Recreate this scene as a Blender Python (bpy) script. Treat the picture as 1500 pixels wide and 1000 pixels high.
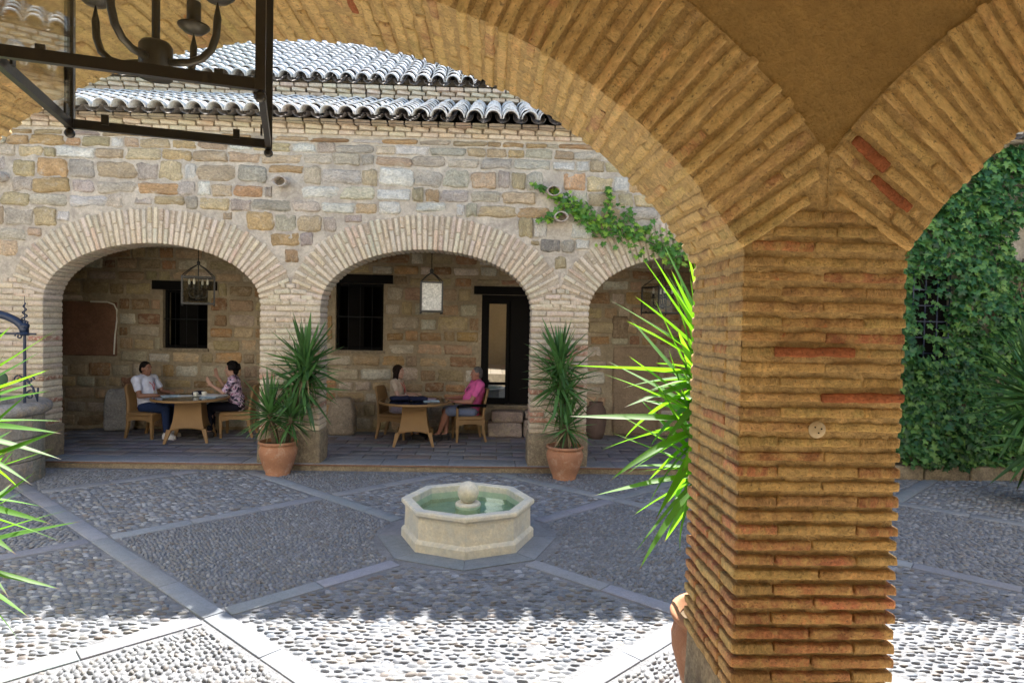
import bpy, bmesh, math, random
import numpy as np
from mathutils import Vector, Matrix, noise
PI = math.pi
rad = math.radians
random.seed(11)
rs = np.random.RandomState(5)
sc = bpy.context.scene
for o in list(bpy.data.objects): bpy.data.objects.remove(o)

# ------------------------------------------------------------------ camera
CAM_H = 2.15
YAW, PITCH, ROLL = rad(1.9), rad(-1.6), rad(1.13)
fw = Vector((math.sin(YAW)*math.cos(PITCH), math.cos(YAW)*math.cos(PITCH), math.sin(PITCH)))
rt = Vector((math.cos(YAW), -math.sin(YAW), 0))
up = rt.cross(fw)
R_ = rt*math.cos(ROLL)+up*math.sin(ROLL)
U_ = up*math.cos(ROLL)-rt*math.sin(ROLL)
cd = bpy.data.cameras.new('camera'); cam = bpy.data.objects.new('camera', cd)
sc.collection.objects.link(cam); sc.camera = cam
cd.sensor_width = 36; cd.lens = 930/1500*36; cd.clip_start = 0.05; cd.clip_end = 500
cam.matrix_world = Matrix(((R_.x, U_.x, -fw.x, 0), (R_.y, U_.y, -fw.y, 0), (R_.z, U_.z, -fw.z, CAM_H), (0, 0, 0, 1)))
# ------------------------------------------------------------------ light
SUN_EL, SUN_AZ = rad(49.8), rad(11)       # azimuth measured from +Y towards +X
w = bpy.data.worlds.new('World'); sc.world = w; w.use_nodes = True
wn = w.node_tree; wn.nodes.clear()
sky = wn.nodes.new('ShaderNodeTexSky'); sky.sky_type = 'NISHITA'; sky.sun_disc = False
sky.sun_elevation = SUN_EL; sky.sun_rotation = SUN_AZ; sky.dust_density = .4; sky.air_density = 1.0; sky.ozone_density = 2.5
bg = wn.nodes.new('ShaderNodeBackground'); bg.inputs['Strength'].default_value = 0.097
wo = wn.nodes.new('ShaderNodeOutputWorld')
wn.links.new(sky.outputs[0], bg.inputs[0]); wn.links.new(bg.outputs[0], wo.inputs[0])
sl = bpy.data.lights.new('sun', 'SUN'); sl.energy = 5.0; sl.angle = rad(0.53); sl.color = (1, .945, .86)
so = bpy.data.objects.new('sun', sl); sc.collection.objects.link(so)
sdir = Vector((math.cos(SUN_EL)*math.sin(SUN_AZ), math.cos(SUN_EL)*math.cos(SUN_AZ), math.sin(SUN_EL)))
so.rotation_euler = sdir.to_track_quat('Z', 'Y').to_euler(); so.location = (4, 14, 18)
sc.view_settings.view_transform = 'Standard'; sc.view_settings.look = 'None'
sc.view_settings.exposure = 2.05; sc.view_settings.gamma = 1.0
sc.render.engine = 'CYCLES'
try:
    sc.cycles.max_bounces = 10; sc.cycles.diffuse_bounces = 6; sc.cycles.transparent_max_bounces = 12
    sc.cycles.caustics_reflective = False; sc.cycles.caustics_refractive = False
except Exception: pass

# ------------------------------------------------------------------ helpers
COL = sc.collection
def link(o, parent=None):
    COL.objects.link(o)
    if parent is not None: o.parent = parent
    return o
def mesh(name, v, f, mat=None, smooth=False):
    me = bpy.data.meshes.new(name)
    me.from_pydata([tuple(p) for p in v], [], [tuple(q) for q in f]); me.update()
    if mat: me.materials.append(mat)
    if smooth: me.shade_smooth()
    return me
def obj(name, me, parent=None, loc=(0, 0, 0), rot=(0, 0, 0), scale=(1, 1, 1), color=None):
    o = bpy.data.objects.new(name, me); link(o, parent)
    o.location = loc; o.rotation_euler = rot; o.scale = scale
    if color: o.color = (*color, 1)
    return o
def empty(name, loc=(0, 0, 0), rz=0, parent=None):
    o = bpy.data.objects.new(name, None); link(o, parent)
    o.empty_display_size = .1; o.location = loc; o.rotation_euler = (0, 0, rz); return o
def tag(o, label, cat, group=None):
    o['label'] = label; o['category'] = cat
    if group: o['group'] = group
    return o
def kind(o, k): o['kind'] = k; return o
def jc(c, a=.12):
    k = 1+random.uniform(-a, a)
    return tuple(max(0, min(1, x*k*(1+random.uniform(-a, a)*.35))) for x in c)

class MB:
    """collects simple shapes into one mesh"""
    def __init__(s): s.v = []; s.f = []
    def add(s, v, f):
        n = len(s.v); s.v += [tuple(p) for p in v]; s.f += [tuple(i+n for i in q) for q in f]; return s
    def box(s, c, d, rz=0, M=None):
        h = [x/2 for x in d]; v = []
        for x in (-1, 1):
            for y in (-1, 1):
                for z in (-1, 1):
                    p = Vector((x*h[0], y*h[1], z*h[2]))
                    if rz: p.rotate(Matrix.Rotation(rz, 3, 'Z'))
                    if M: p = M @ p
                    v.append(p+Vector(c))
        return s.add(v, [(0, 1, 3, 2), (4, 6, 7, 5), (0, 4, 5, 1), (2, 3, 7, 6), (0, 2, 6, 4), (1, 5, 7, 3)])
    def tube(s, pts, r, n=8, cap=True, sq=False):
        pts = [Vector(p) for p in pts]; rr = r if isinstance(r, (list, tuple)) else [r]*len(pts)
        base = len(s.v); ref = None
        for i, p in enumerate(pts):
            t = (pts[min(i+1, len(pts)-1)]-pts[max(i-1, 0)]).normalized()
            if ref is None: ref = Vector((0, 0, 1)) if abs(t.z) < .9 else Vector((1, 0, 0))
            a = t.cross(ref).normalized(); b = t.cross(a).normalized(); ref = -b if False else ref
            for k in range(n):
                an = 2*PI*(k+.5)/n
                s.v.append(tuple(p+(a*math.cos(an)+b*math.sin(an))*rr[i]))
        for i in range(len(pts)-1):
            for k in range(n):
                k2 = (k+1) % n
                s.f.append((base+i*n+k, base+i*n+k2, base+(i+1)*n+k2, base+(i+1)*n+k))
        if cap:
            s.f.append(tuple(base+k for k in range(n))[::-1]); L = base+(len(pts)-1)*n
            s.f.append(tuple(L+k for k in range(n)))
        return s
    def lathe(s, prof, n=24, c=(0, 0, 0), cap=False):
        base = len(s.v); m = len(prof)
        for r, z in prof:
            for k in range(n):
                a = 2*PI*k/n; s.v.append((c[0]+r*math.cos(a), c[1]+r*math.sin(a), c[2]+z))
        for i in range(m-1):
            for k in range(n):
                k2 = (k+1) % n
                s.f.append((base+i*n+k, base+i*n+k2, base+(i+1)*n+k2, base+(i+1)*n+k))
        if cap:
            s.f.append(tuple(base+k for k in range(n))[::-1]); s.f.append(tuple(base+(m-1)*n+k for k in range(n)))
        return s
    def ell(s, c, r, n=12, m=8, M=None):
        base = len(s.v)
        v = []
        for i in range(m+1):
            ph = PI*i/m
            for k in range(n):
                a = 2*PI*k/n
                p = Vector((r[0]*math.sin(ph)*math.cos(a), r[1]*math.sin(ph)*math.sin(a), r[2]*math.cos(ph)))
                if M: p = M @ p
                v.append(p+Vector(c))
        f = []
        for i in range(m):
            for k in range(n):
                k2 = (k+1) % n; f.append((i*n+k, (i+1)*n+k, (i+1)*n+k2, i*n+k2))
        return s.add(v, f)
    def cone(s, p0, p1, r0, r1, n=12, m=8):
        """hull of two spheres"""
        p0 = Vector(p0); p1 = Vector(p1); q = (p1-p0).to_track_quat('Z', 'Y'); v = []; f = []
        for i in range(m+1):
            ph = PI*i/m
            for k in range(n):
                a = 2*PI*k/n
                d = Vector((math.sin(ph)*math.cos(a), math.sin(ph)*math.sin(a), math.cos(ph)))
                top = i < m/2 or (i == m/2 and m % 2 == 1)
                d2 = q @ d
                v.append((p1+d2*r1) if top else (p0+d2*r0))
        for i in range(m):
            for k in range(n):
                k2 = (k+1) % n; f.append((i*n+k, (i+1)*n+k, (i+1)*n+k2, i*n+k2))
        return s.add(v, f)
    def me(s, name, mat=None, smooth=False): return mesh(name, s.v, s.f, mat, smooth)
    def build(s, name, mat=None, parent=None, smooth=False, **k): return obj(name, s.me(name, mat, smooth), parent, **k)

def cubegrid(xs, ys, zs):
    idx = {}; v = []; f = []
    def vid(i, j, k):
        if (i, j, k) not in idx: idx[(i, j, k)] = len(v); v.append((xs[i], ys[j], zs[k]))
        return idx[(i, j, k)]
    nx, ny, nz = len(xs)-1, len(ys)-1, len(zs)-1
    for i in range(nx):
        for j in range(ny):
            f.append((vid(i, j, 0), vid(i, j+1, 0), vid(i+1, j+1, 0), vid(i+1, j, 0)))
            f.append((vid(i, j, nz), vid(i+1, j, nz), vid(i+1, j+1, nz), vid(i, j+1, nz)))
    for i in range(nx):
        for k in range(nz):
            f.append((vid(i, 0, k), vid(i+1, 0, k), vid(i+1, 0, k+1), vid(i, 0, k+1)))
            f.append((vid(i, ny, k), vid(i, ny, k+1), vid(i+1, ny, k+1), vid(i+1, ny, k)))
    for j in range(ny):
        for k in range(nz):
            f.append((vid(0, j, k), vid(0, j, k+1), vid(0, j+1, k+1), vid(0, j+1, k)))
            f.append((vid(nx, j, k), vid(nx, j+1, k), vid(nx, j+1, k+1), vid(nx, j, k+1)))
    return v, f
def lines(h, b, n):
    """coordinates -h..h with a bevel line b in from each end and n cells between"""
    return [-h]+[(-h+b)+(2*h-2*b)*i/n for i in range(n+1)]+[h]
def rbox(name, d, b, cells, jit, mat, seed, nscale=9., smooth=True):
    h = [x/2 for x in d]
    v, f = cubegrid(*[lines(h[a], b, cells[a]) for a in range(3)])
    out = []
    for p in v:
        p = Vector(p); q = Vector([max(-(h[a]-b), min(h[a]-b, p[a])) for a in range(3)])
        e = p-q
        if e.length > 0: p = q+e.normalized()*b
        n = noise.noise_vector(p*nscale+Vector((seed*7.1, seed*3.3, -seed*5.7)))
        n2 = noise.noise_vector(p*nscale*3.3+Vector((seed*2.1, -seed*3.9, seed*1.7)))
        out.append(p+n*jit+n2*jit*.45)
    return mesh(name, out, f, mat, smooth)

# ------------------------------------------------------------------ materials
def nt_new(name):
    m = bpy.data.materials.new(name); m.use_nodes = True; t = m.node_tree; t.nodes.clear()
    return m, t
class NT:
    def __init__(s, t): s.t = t
    def n(s, ty, ins=None, **props):
        nd = s.t.nodes.new(ty)
        for k, v in props.items(): setattr(nd, k, v)
        if ins:
            for k, v in ins.items():
                sock = nd.inputs[k]
                if isinstance(v, bpy.types.NodeSocket): s.t.links.new(v, sock)
                else:
                    sock.default_value = v
        return nd
    def noise(s, vec, scale, detail=4, rough=.6, dist=0):
        return s.n('ShaderNodeTexNoise', {'Vector': vec, 'Scale': scale, 'Detail': detail, 'Roughness': rough, 'Distortion': dist}).outputs['Fac']
    def ramp(s, fac, stops):
        r = s.n('ShaderNodeValToRGB', {'Fac': fac}); e = r.color_ramp.elements
        while len(e) < len(stops): e.new(.5)
        for i, (p, c) in enumerate(stops):
            e[i].position = p; e[i].color = (*c, 1) if len(c) == 3 else c
        return r.outputs['Color']
    def mix(s, fac, a, b, mode='MIX'):
        m = s.n('ShaderNodeMix', None, data_type='RGBA', blend_type=mode)
        for k, v in ((0, fac), (6, a), (7, b)):
            if isinstance(v, bpy.types.NodeSocket): s.t.links.new(v, m.inputs[k])
            else: m.inputs[k].default_value = (*v, 1) if isinstance(v, tuple) and len(v) == 3 else v
        return m.outputs[2]
    def math(s, op, a, b=0.):
        m = s.n('ShaderNodeMath', None, operation=op)
        for k, v in ((0, a), (1, b)):
            if isinstance(v, bpy.types.NodeSocket): s.t.links.new(v, m.inputs[k])
            else: m.inputs[k].default_value = v
        return m.outputs[0]
    def bump(s, h, dist, strength=1., normal=None):
        d = {'Height': h, 'Distance': dist, 'Strength': strength}
        if normal is not None: d['Normal'] = normal
        return s.n('ShaderNodeBump', d).outputs['Normal']
    def out(s, sh): s.n('ShaderNodeOutputMaterial', {'Surface': sh})
def grey(v): return (v, v, v)
def M_surface(name, src, var=.35, scale=6., wash=None, wash_t=.5, bump=.004, fine=60., rough=.9, spec=.25, wash2=None, wash2_t=.62, wash_scale=None, speck=0.):
    """src: a colour, or 'object' (Object colour), or 'attr' (colour attribute col)"""
    m, t = nt_new(name); g = NT(t)
    co = g.n('ShaderNodeTexCoord').outputs['Object']
    oi = g.n('ShaderNodeObjectInfo')
    off = g.math('MULTIPLY', oi.outputs['Random'], 57.)
    cv = g.n('ShaderNodeCombineXYZ', {0: off, 1: off, 2: off}).outputs[0]
    vec = g.n('ShaderNodeVectorMath', {0: co, 1: cv}, operation='ADD').outputs[0]
    if src == 'object': base = oi.outputs['Color']
    elif src == 'attr': base = g.n('ShaderNodeAttribute', attribute_name='col').outputs['Color']
    else: base = g.n('ShaderNodeRGB').outputs[0]; base.default_value = (*src, 1)
    n1 = g.noise(vec, scale, 6, .65)
    n2 = g.noise(vec, scale*6.3, 5, .7)
    n3 = g.noise(vec, fine, 4, .7)
    k = g.ramp(n1, [(.25, grey(1-var)), (.75, grey(1+var*.6))])
    base = g.mix(1., base, k, 'MULTIPLY')
    k2 = g.ramp(n2, [(.3, grey(1-var*.7)), (.7, grey(1+var*.35))])
    base = g.mix(1., base, k2, 'MULTIPLY')
    gr = min(.5, var*.75)
    base = g.mix(1., base, g.ramp(n3, [(.32, grey(1-gr)), (.68, grey(1+gr*.6))]), 'MULTIPLY')
    if wash:
        nw = g.noise(vec, wash_scale or scale*1.7, 7, .7, .4)
        fac = g.ramp(nw, [(max(0, wash_t-.09), grey(0.)), (wash_t+.09, grey(1.))])
        base = g.mix(fac, base, g.mix(1., (*wash, 1), k2, 'MULTIPLY'))
    if wash2:
        nw = g.noise(g.n('ShaderNodeVectorMath', {0: vec, 1: (13., 5., 9.)}, operation='ADD').outputs[0], scale*2.6, 7, .72, .6)
        fac = g.ramp(nw, [(wash2_t-.03, grey(0.)), (wash2_t+.04, grey(1.))])
        base = g.mix(fac, base, (*wash2, 1))
    if speck:
        ns = g.noise(vec, fine*1.3, 3, .6)
        fac = g.ramp(ns, [(.60, grey(0.)), (.68, grey(speck))])
        base = g.mix(fac, base, (.06, .05, .04, 1))
    h = g.math('ADD', g.math('MULTIPLY', n2, 1.1), g.math('MULTIPLY', n3, .85))
    nm = g.bump(h, bump)
    p = g.n('ShaderNodeBsdfPrincipled', {'Base Color': base, 'Roughness': rough, 'Specular IOR Level': spec, 'Normal': nm})
    g.out(p.outputs[0]); return m
def M_plain(name, c, rough=.6, spec=.4, metal=0., bump=0., bscale=40., var=.15):
    m, t = nt_new(name); g = NT(t)
    co = g.n('ShaderNodeTexCoord').outputs['Object']
    n1 = g.noise(co, bscale, 4, .6)
    col = g.mix(1., (*c, 1), g.ramp(n1, [(.3, grey(1-var)), (.7, grey(1+var))]), 'MULTIPLY')
    d = {'Base Color': col, 'Roughness': rough, 'Specular IOR Level': spec, 'Metallic': metal}
    if bump: d['Normal'] = g.bump(n1, bump)
    g.out(g.n('ShaderNodeBsdfPrincipled', d).outputs[0]); return m
def M_leaf(name, c, tr, tfac=.5, var=.3, rough=.45, stripe=False):
    m, t = nt_new(name); g = NT(t)
    oi = g.n('ShaderNodeObjectInfo'); co = g.n('ShaderNodeTexCoord').outputs['Object']
    at = g.n('ShaderNodeAttribute', attribute_name='col').outputs['Fac'] if stripe else oi.outputs['Random']
    n1 = g.noise(co, 7., 3, .6)
    k = g.ramp(g.math('ADD', g.math('MULTIPLY', at, .6), g.math('MULTIPLY', n1, .4)), [(.15, grey(1-var)), (.85, grey(1+var))])
    if not stripe:
        gx = g.n('ShaderNodeSeparateXYZ', {0: g.n('ShaderNodeTexCoord').outputs['Generated']}).outputs[0]
        tipf = g.ramp(gx, [(.93, grey(0.)), (.975, grey(1.))])
    if stripe: c_ = g.mix(g.ramp(at, [(.55, grey(0.)), (.95, grey(1.))]), (*c, 1), (c[0]*2.6, c[1]*1.55, c[2]*1.2, 1))
    else: c_ = (*c, 1)
    a = g.mix(1., c_, k, 'MULTIPLY'); b = g.mix(1., (*tr, 1), k, 'MULTIPLY')
    if not stripe: a = g.mix(tipf, a, (.16, .10, .05, 1)); b = g.mix(tipf, b, (.14, .08, .03, 1))
    p = g.n('ShaderNodeBsdfPrincipled', {'Base Color': a, 'Roughness': rough, 'Specular IOR Level': .4})
    tl = g.n('ShaderNodeBsdfTranslucent', {'Color': b})
    mx = g.n('ShaderNodeMixShader', {0: tfac, 1: p.outputs[0], 2: tl.outputs[0]})
    g.out(mx.outputs[0]); return m
def M_pane(name, refl=.08, tint=(.93, .95, .94), rough=.02):
    m, t = nt_new(name); g = NT(t)
    fr = g.n('ShaderNodeFresnel', {'IOR': 1.5}).outputs[0]
    fac = g.math('ADD', g.math('MULTIPLY', fr, .55), refl)
    tr = g.n('ShaderNodeBsdfTransparent', {'Color': (*tint, 1)})
    gl = g.n('ShaderNodeBsdfGlossy', {'Color': (.95, .97, 1, 1), 'Roughness': rough})
    g.out(g.n('ShaderNodeMixShader', {0: fac, 1: tr.outputs[0], 2: gl.outputs[0]}).outputs[0]); return m

m_brick_near = M_surface('near_brick', 'object', .42, 8., wash=(.63, .425, .185), wash_t=.53, bump=.013, fine=80., rough=.92, wash2=(.46, .17, .07), wash2_t=.66, speck=.6)
m_brick_ring = M_surface('near_arch_brick', 'object', .36, 6., wash=(.73, .535, .255), wash_t=.50, bump=.014, fine=60., rough=.93, speck=.6)
m_brick_red = M_surface('exposed_red_brick', (.42, .15, .07), .35, 9., bump=.010, fine=80., rough=.9, speck=.5)
m_mortar_near = M_surface('near_mortar', (.67, .485, .24), .30, 9., bump=.014, fine=60., rough=.95, wash=(.48, .35, .18), wash_t=.55, speck=.4)
m_plaster = M_surface('ochre_plaster', (.47, .32, .13), .20, 2.5, bump=.024, fine=75., rough=.95, wash=(.38, .255, .10), wash_t=.58, wash_scale=2.2)
m_plinth = M_surface('plinth_plaster', (.36, .29, .19), .4, 8., bump=.008, fine=50., rough=.95, wash=(.22, .17, .12), wash_t=.55)
m_white = M_surface('white_plaster', (.72, .68, .60), .10, 2., bump=.004, fine=40.)
m_cream = M_surface('cream_plaster', (.74, .61, .40), .12, 2., bump=.004, fine=40.)
m_stone = M_surface('rubble_stone', 'object', .38, 5., bump=.018, fine=38., rough=.95, wash=(.58, .50, .385), wash_t=.64, wash2=(.70, .65, .56), wash2_t=.72, speck=.35)
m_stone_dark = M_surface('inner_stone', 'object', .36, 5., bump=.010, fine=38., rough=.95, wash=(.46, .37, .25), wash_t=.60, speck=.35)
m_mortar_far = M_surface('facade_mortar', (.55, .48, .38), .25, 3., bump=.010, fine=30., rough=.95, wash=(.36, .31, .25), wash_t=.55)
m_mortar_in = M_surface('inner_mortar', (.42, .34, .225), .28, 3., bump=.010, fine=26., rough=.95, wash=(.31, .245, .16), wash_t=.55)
m_brick_far = M_surface('far_brick', 'object', .26, 9., bump=.006, fine=50., rough=.92, wash=(.68, .58, .44), wash_t=.56)
m_brick_mortar = M_surface('far_brick_mortar', (.46, .385, .285), .3, 6., bump=.006, fine=40., rough=.95)
m_tile = M_surface('roof_tile', 'object', .30, 7., bump=.005, fine=40., rough=.9, wash=(.74, .72, .69), wash_t=.46)
m_pan = M_surface('roof_pan', (.34, .30, .27), .4, 6., bump=.006, fine=40., rough=.95)
m_ground = M_surface('ground_mortar', (.250, .254, .268), .30, 3., bump=.014, fine=60., rough=.95, wash=(.205, .21, .222), wash_t=.56)
m_pebble = M_surface('pebble', 'attr', .18, 14., bump=.001, fine=90., rough=.62, spec=.4)
m_pebble_o = M_surface('pebble_single', 'object', .18, 14., bump=.001, fine=90., rough=.62, spec=.4)
m_slab = M_surface('paving_slab', 'object', .16, 3., bump=.003, fine=70., rough=.85, wash=(.27, .28, .295), wash_t=.6, speck=.3)
m_paver = M_surface('arcade_paver', 'object', .22, 4., bump=.003, fine=50., rough=.8)
m_marble = M_surface('fountain_marble', (.74, .68, .53), .20, 3., bump=.004, fine=40., rough=.6, spec=.4, wash=(.56, .55, .48), wash_t=.52, wash2=(.55, .36, .16), wash2_t=.735, wash_scale=4.)
m_clay = M_surface('terracotta', (.42, .205, .115), .16, 5., bump=.002, fine=60., rough=.85, wash=(.52, .33, .22), wash_t=.62)
m_spout = M_surface('weathered_spout', (.40, .31, .24), .25, 8., bump=.002, rough=.9, wash=(.50, .46, .40), wash_t=.5)
m_iron = M_plain('black_iron', (.008, .008, .008), .6, .2, 0., .0006, 90.)
m_iron_blue = M_plain('blue_black_iron', (.012, .022, .05), .4, .5, 0., .001, 60.)
m_lamp_metal = M_plain('lantern_metal', (.020, .019, .017), .38, .5, 0., .0004, 120.)
m_candle = M_plain('candle_sleeve', (.75, .72, .62), .5)
m_wood_dark = M_plain('dark_wood', (.007, .006, .005), .75, .12, 0., .002, 30.)
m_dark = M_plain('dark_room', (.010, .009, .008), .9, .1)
m_pane = M_pane('lantern_glass', .0, (.97, .98, .97))
m_door_glass = M_pane('door_glass', .30, (.05, .05, .05))
m_painted_refl = M_surface('painted_reflection_pane', (.70, .69, .63), .35, 16., bump=.002, fine=60., rough=.25, spec=.6, wash=(.30, .30, .27), wash_t=.58)  # bright reflection of the sunlit wall, painted as pale mottled colour on the glass
m_leaf = M_leaf('yucca_leaf', (.075, .19, .025), (.20, .50, .012), .48, .28, .55)
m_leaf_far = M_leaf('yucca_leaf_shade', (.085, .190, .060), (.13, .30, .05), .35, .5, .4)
m_leaf_dry = M_leaf('yucca_leaf_dry', (.34, .27, .15), (.30, .24, .10), .3, .3, .7)
m_ivy = M_leaf('ivy_leaf', (.050, .150, .045), (.09, .27, .04), .28, .62, .38, stripe=True)
m_ivy_l = M_leaf('ivy_leaf_light', (.10, .25, .04), (.16, .40, .03), .32, .5, .4, stripe=True)
m_trunk = M_surface('yucca_trunk', (.20, .15, .10), .4, 9., bump=.010, fine=40., rough=.95)
m_wicker = None
def M_wicker():
    m, t = nt_new('wicker_weave'); g = NT(t)
    co = g.n('ShaderNodeTexCoord').outputs['Object']
    w1 = g.n('ShaderNodeTexWave', {'Vector': co, 'Scale': 34., 'Distortion': .6, 'Detail': 1.}, bands_direction='Z').outputs['Fac']
    w2 = g.n('ShaderNodeTexWave', {'Vector': co, 'Scale': 26., 'Distortion': .6, 'Detail': 1.}, bands_direction='DIAGONAL').outputs['Fac']
    wv = g.math('MULTIPLY', w1, w2)
    n = g.noise(co, 12., 4)
    c = g.mix(g.math('ADD', g.math('MULTIPLY', wv, .6), g.math('MULTIPLY', n, .4)), (.26, .145, .055, 1), (.44, .27, .11, 1))
    g.out(g.n('ShaderNodeBsdfPrincipled', {'Base Color': c, 'Roughness': .55, 'Normal': g.bump(wv, .003)}).outputs[0]); return m
m_wicker = M_wicker()
def M_water():
    m, t = nt_new('pool_water'); g = NT(t)
    co = g.n('ShaderNodeTexCoord').outputs['Object']
    h = g.noise(co, 9., 3, .5)
    gl = g.n('ShaderNodeBsdfGlossy', {'Color': (.9, 1, .97, 1), 'Roughness': .03, 'Normal': g.bump(h, .0012)})
    tr = g.n('ShaderNodeBsdfTransparent', {'Color': (.62, .82, .72, 1)})
    fr = g.n('ShaderNodeFresnel', {'IOR': 1.33}).outputs[0]
    g.out(g.n('ShaderNodeMixShader', {0: g.math('MULTIPLY', fr, .3), 1: tr.outputs[0], 2: gl.outputs[0]}).outputs[0]); return m
m_water = M_water()

# ================================================================== GROUND
LX0, LY0, LDX, LDY = -0.20, 6.17, 1.76, 1.58
ground = kind(empty('courtyard_ground'), 'structure')
g = MB()
g.add([(-14, 2.9, 0), (14, 2.9, 0), (14, 9.2, 0), (-14, 9.2, 0)], [(0, 1, 2, 3)])
gb = g.build('mortar_bed', m_ground, ground)
apron = MB().add([(-300, -300, -.06), (300, -300, -.06), (300, 300, -.06), (-300, 300, -.06)], [(0, 1, 2, 3)]).build('terrain', m_ground)
kind(apron, 'structure')
FC = (-0.20, 6.35); FR = .66
SW = .155
L_seg = math.hypot(LDX, LDY); ang = math.atan2(LDY, LDX)
slab_mesh = [rbox('paving_slab', (.76, SW, .05), .006, (4, 2, 1), .0025, m_slab, 40+i, 6.) for i in range(5)]
def node(i, j): return Vector((LX0+LDX*i, LY0+LDY*j, 0))
for i in range(-6, 7):
    for j in range(-4, 5):
        if (i+j) % 2: continue
        for sgn in (1, -1):
            a = node(i, j); d = Vector((LDX, LDY*sgn, 0)).normalized()
            cut = .0 if sgn < 0 else SW/2/math.sin(2*ang)+.02
            t0, t1 = cut, L_seg-cut
            n = 3; step = (t1-t0)/n
            for k in range(n):
                s0, s1 = t0+k*step, t0+(k+1)*step
                while s1-s0 > .05:
                    p0, p1 = a+d*s0, a+d*s1
                    bad0 = p0.y < 3.0 or p0.y > 9.02 or math.hypot(p0.x-FC[0], p0.y-FC[1]) < .91
                    bad1 = p1.y < 3.0 or p1.y > 9.02 or math.hypot(p1.x-FC[0], p1.y-FC[1]) < .91
                    if bad0: s0 += .02
                    elif bad1: s1 -= .02
                    else: break
                if s1-s0 < .1: continue
                c = a+d*(s0+s1)/2
                if abs(c.x) > 9.5: continue
                ln = s1-s0-.007
                obj('paving_slab', random.choice(slab_mesh), ground, (c.x, c.y, random.uniform(-.016, -.012)), (0, 0, math.atan2(d.y, d.x)),
                    (ln/.76, 1, 1), jc((.27, .285, .31), .10))
# fountain surround: eight flat slabs
for k in range(8):
    a0, a1 = -PI/2+k*PI/4, -PI/2+(k+1)*PI/4
    mb = MB(); ri, ro = FR-.06, .90
    g_ = .004
    pts = []
    for r, a in ((ri, a0), (ro, a0), (ro, a1), (ri, a1)): pts.append(Vector((FC[0]+r*math.cos(a), FC[1]+r*math.sin(a), 0)))
    cc = sum(pts, Vector())/4; pts = [cc+(p-cc)*.99 for p in pts]
    v = [(p.x, p.y, -.03) for p in pts]+[(p.x, p.y, .010) for p in pts]
    mb.add(v, [(3, 2, 1, 0), (4, 5, 6, 7)]+[(q, (q+1) % 4, (q+1) % 4+4, q+4) for q in range(4)])
    o = mb.build('surround_slab', m_slab, ground); o.color = (*jc((.225, .235, .255), .1), 1)
# pebbles
def peb_points():
    P = []
    for i in range(-6, 7):
        for j in range(-4, 5):
            if (i+j) % 2 == 0: continue
            c = node(i, j)               # centre of a diamond
            horiz = (i % 2 == 0)
            th = rs.uniform(-6, 6)*PI/180 if horiz else (-1 if (i//2) % 2 else 1)*rad(52)
            sa, sb = (.076, .047) if horiz else (.058, .035)
            na, nb = int(2.0/sa)+2, int(2.0/sb)+2
            A, B = np.meshgrid(np.arange(-na, na+1), np.arange(-nb, nb+1), indexing='ij')
            A = A.ravel().astype(float); B = B.ravel().astype(float)
            a = (A+.5*(np.mod(B, 2)))*sa+rs.normal(0, sa*.17, A.size)
            b = B*sb+rs.normal(0, sb*.14, B.size)+.022*np.sin(a*5+i)
            x = c.x+a*math.cos(th)-b*math.sin(th); y = c.y+a*math.sin(th)+b*math.cos(th)
            u = np.abs(x-c.x)/LDX+np.abs(y-c.y)/LDY
            mgn = (SW/2+.036)/(LDX*LDY/L_seg)
            r = np.hypot(x-FC[0], y-FC[1])
            ok = (u < 1-mgn) & (y > 3.1) & (y < 9.0) & (np.abs(x) < 9.3) & (r > .93)
            n = ok.sum()
            P.append(np.column_stack([x[ok], y[ok], np.full(n, th)+rs.normal(0, .16, n), np.full(n, sa), np.full(n, sb), np.full(n, float(horiz))]))
    return np.vstack(P)
PB = peb_points()
N = len(PB)
HZ_ = PB[:, 5] > .5
hl = PB[:, 3]*rs.uniform(.36, .58, N); hw = PB[:, 4]*np.where(HZ_, rs.uniform(.26, .52, N), rs.uniform(.40, .58, N)); hz = rs.uniform(.009, .018, N)*np.where(HZ_, 1., 1.15)
pal = np.array([(.27, .28, .30), (.36, .36, .37), (.22, .225, .245), (.34, .29, .23), (.27, .20, .15), (.45, .44, .42), (.31, .30, .28), (.24, .27, .31)])
pc = pal[rs.choice(len(pal), N, p=[.2, .18, .15, .12, .09, .10, .08, .08])]*rs.uniform(.75, 1.25, (N, 1))
pc = pc*.6+pc.mean(1, keepdims=True)*.4
pc = pc*np.array([.68, .72, .785])
pc = np.where(PB[:, 5:6] > .5, pc, pc*.6+.08)
vis = (PB[:, 0] > -PB[:, 1]*.84) & (PB[:, 0] < .95) & (PB[:, 1] > 3.72)
order = np.where(vis)[0][np.argsort(PB[vis][:, 1])]
near = order[:300]; rest = np.setdiff1d(np.arange(N), near)
NS = 9
def peb_template():
    v = [(0, 0, 1.)]; f = []
    for lv, (r, z) in enumerate([(.78, .66), (1., -.15)]):
        for k in range(NS):
            a = 2*PI*k/NS; v.append((r*math.cos(a), r*math.sin(a)*(1-.30*abs(math.cos(a))**2), z))
    for k in range(NS):
        k2 = (k+1) % NS; f.append((0, 1+k, 1+k2))
        for lv in range(1):
            f.append((1+lv*NS+k, 1+(lv+1)*NS+k, 1+(lv+1)*NS+k2, 1+lv*NS+k2))
    return np.array(v), f
TV, TF = peb_template()
nv = len(TV); n = len(rest)
V = TV[None]*np.stack([hl[rest], hw[rest], hz[rest]], 1)[:, None, :]
ang_n = rs.uniform(-.12, .12, (n, nv, 1)); V = V*(1+ang_n)
V[:, :, 1] += (rs.normal(0, .35, n)*hw[rest])[:, None]*(TV[None, :, 2])   # lean
c_, s_ = np.cos(PB[rest, 2])[:, None], np.sin(PB[rest, 2])[:, None]
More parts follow.
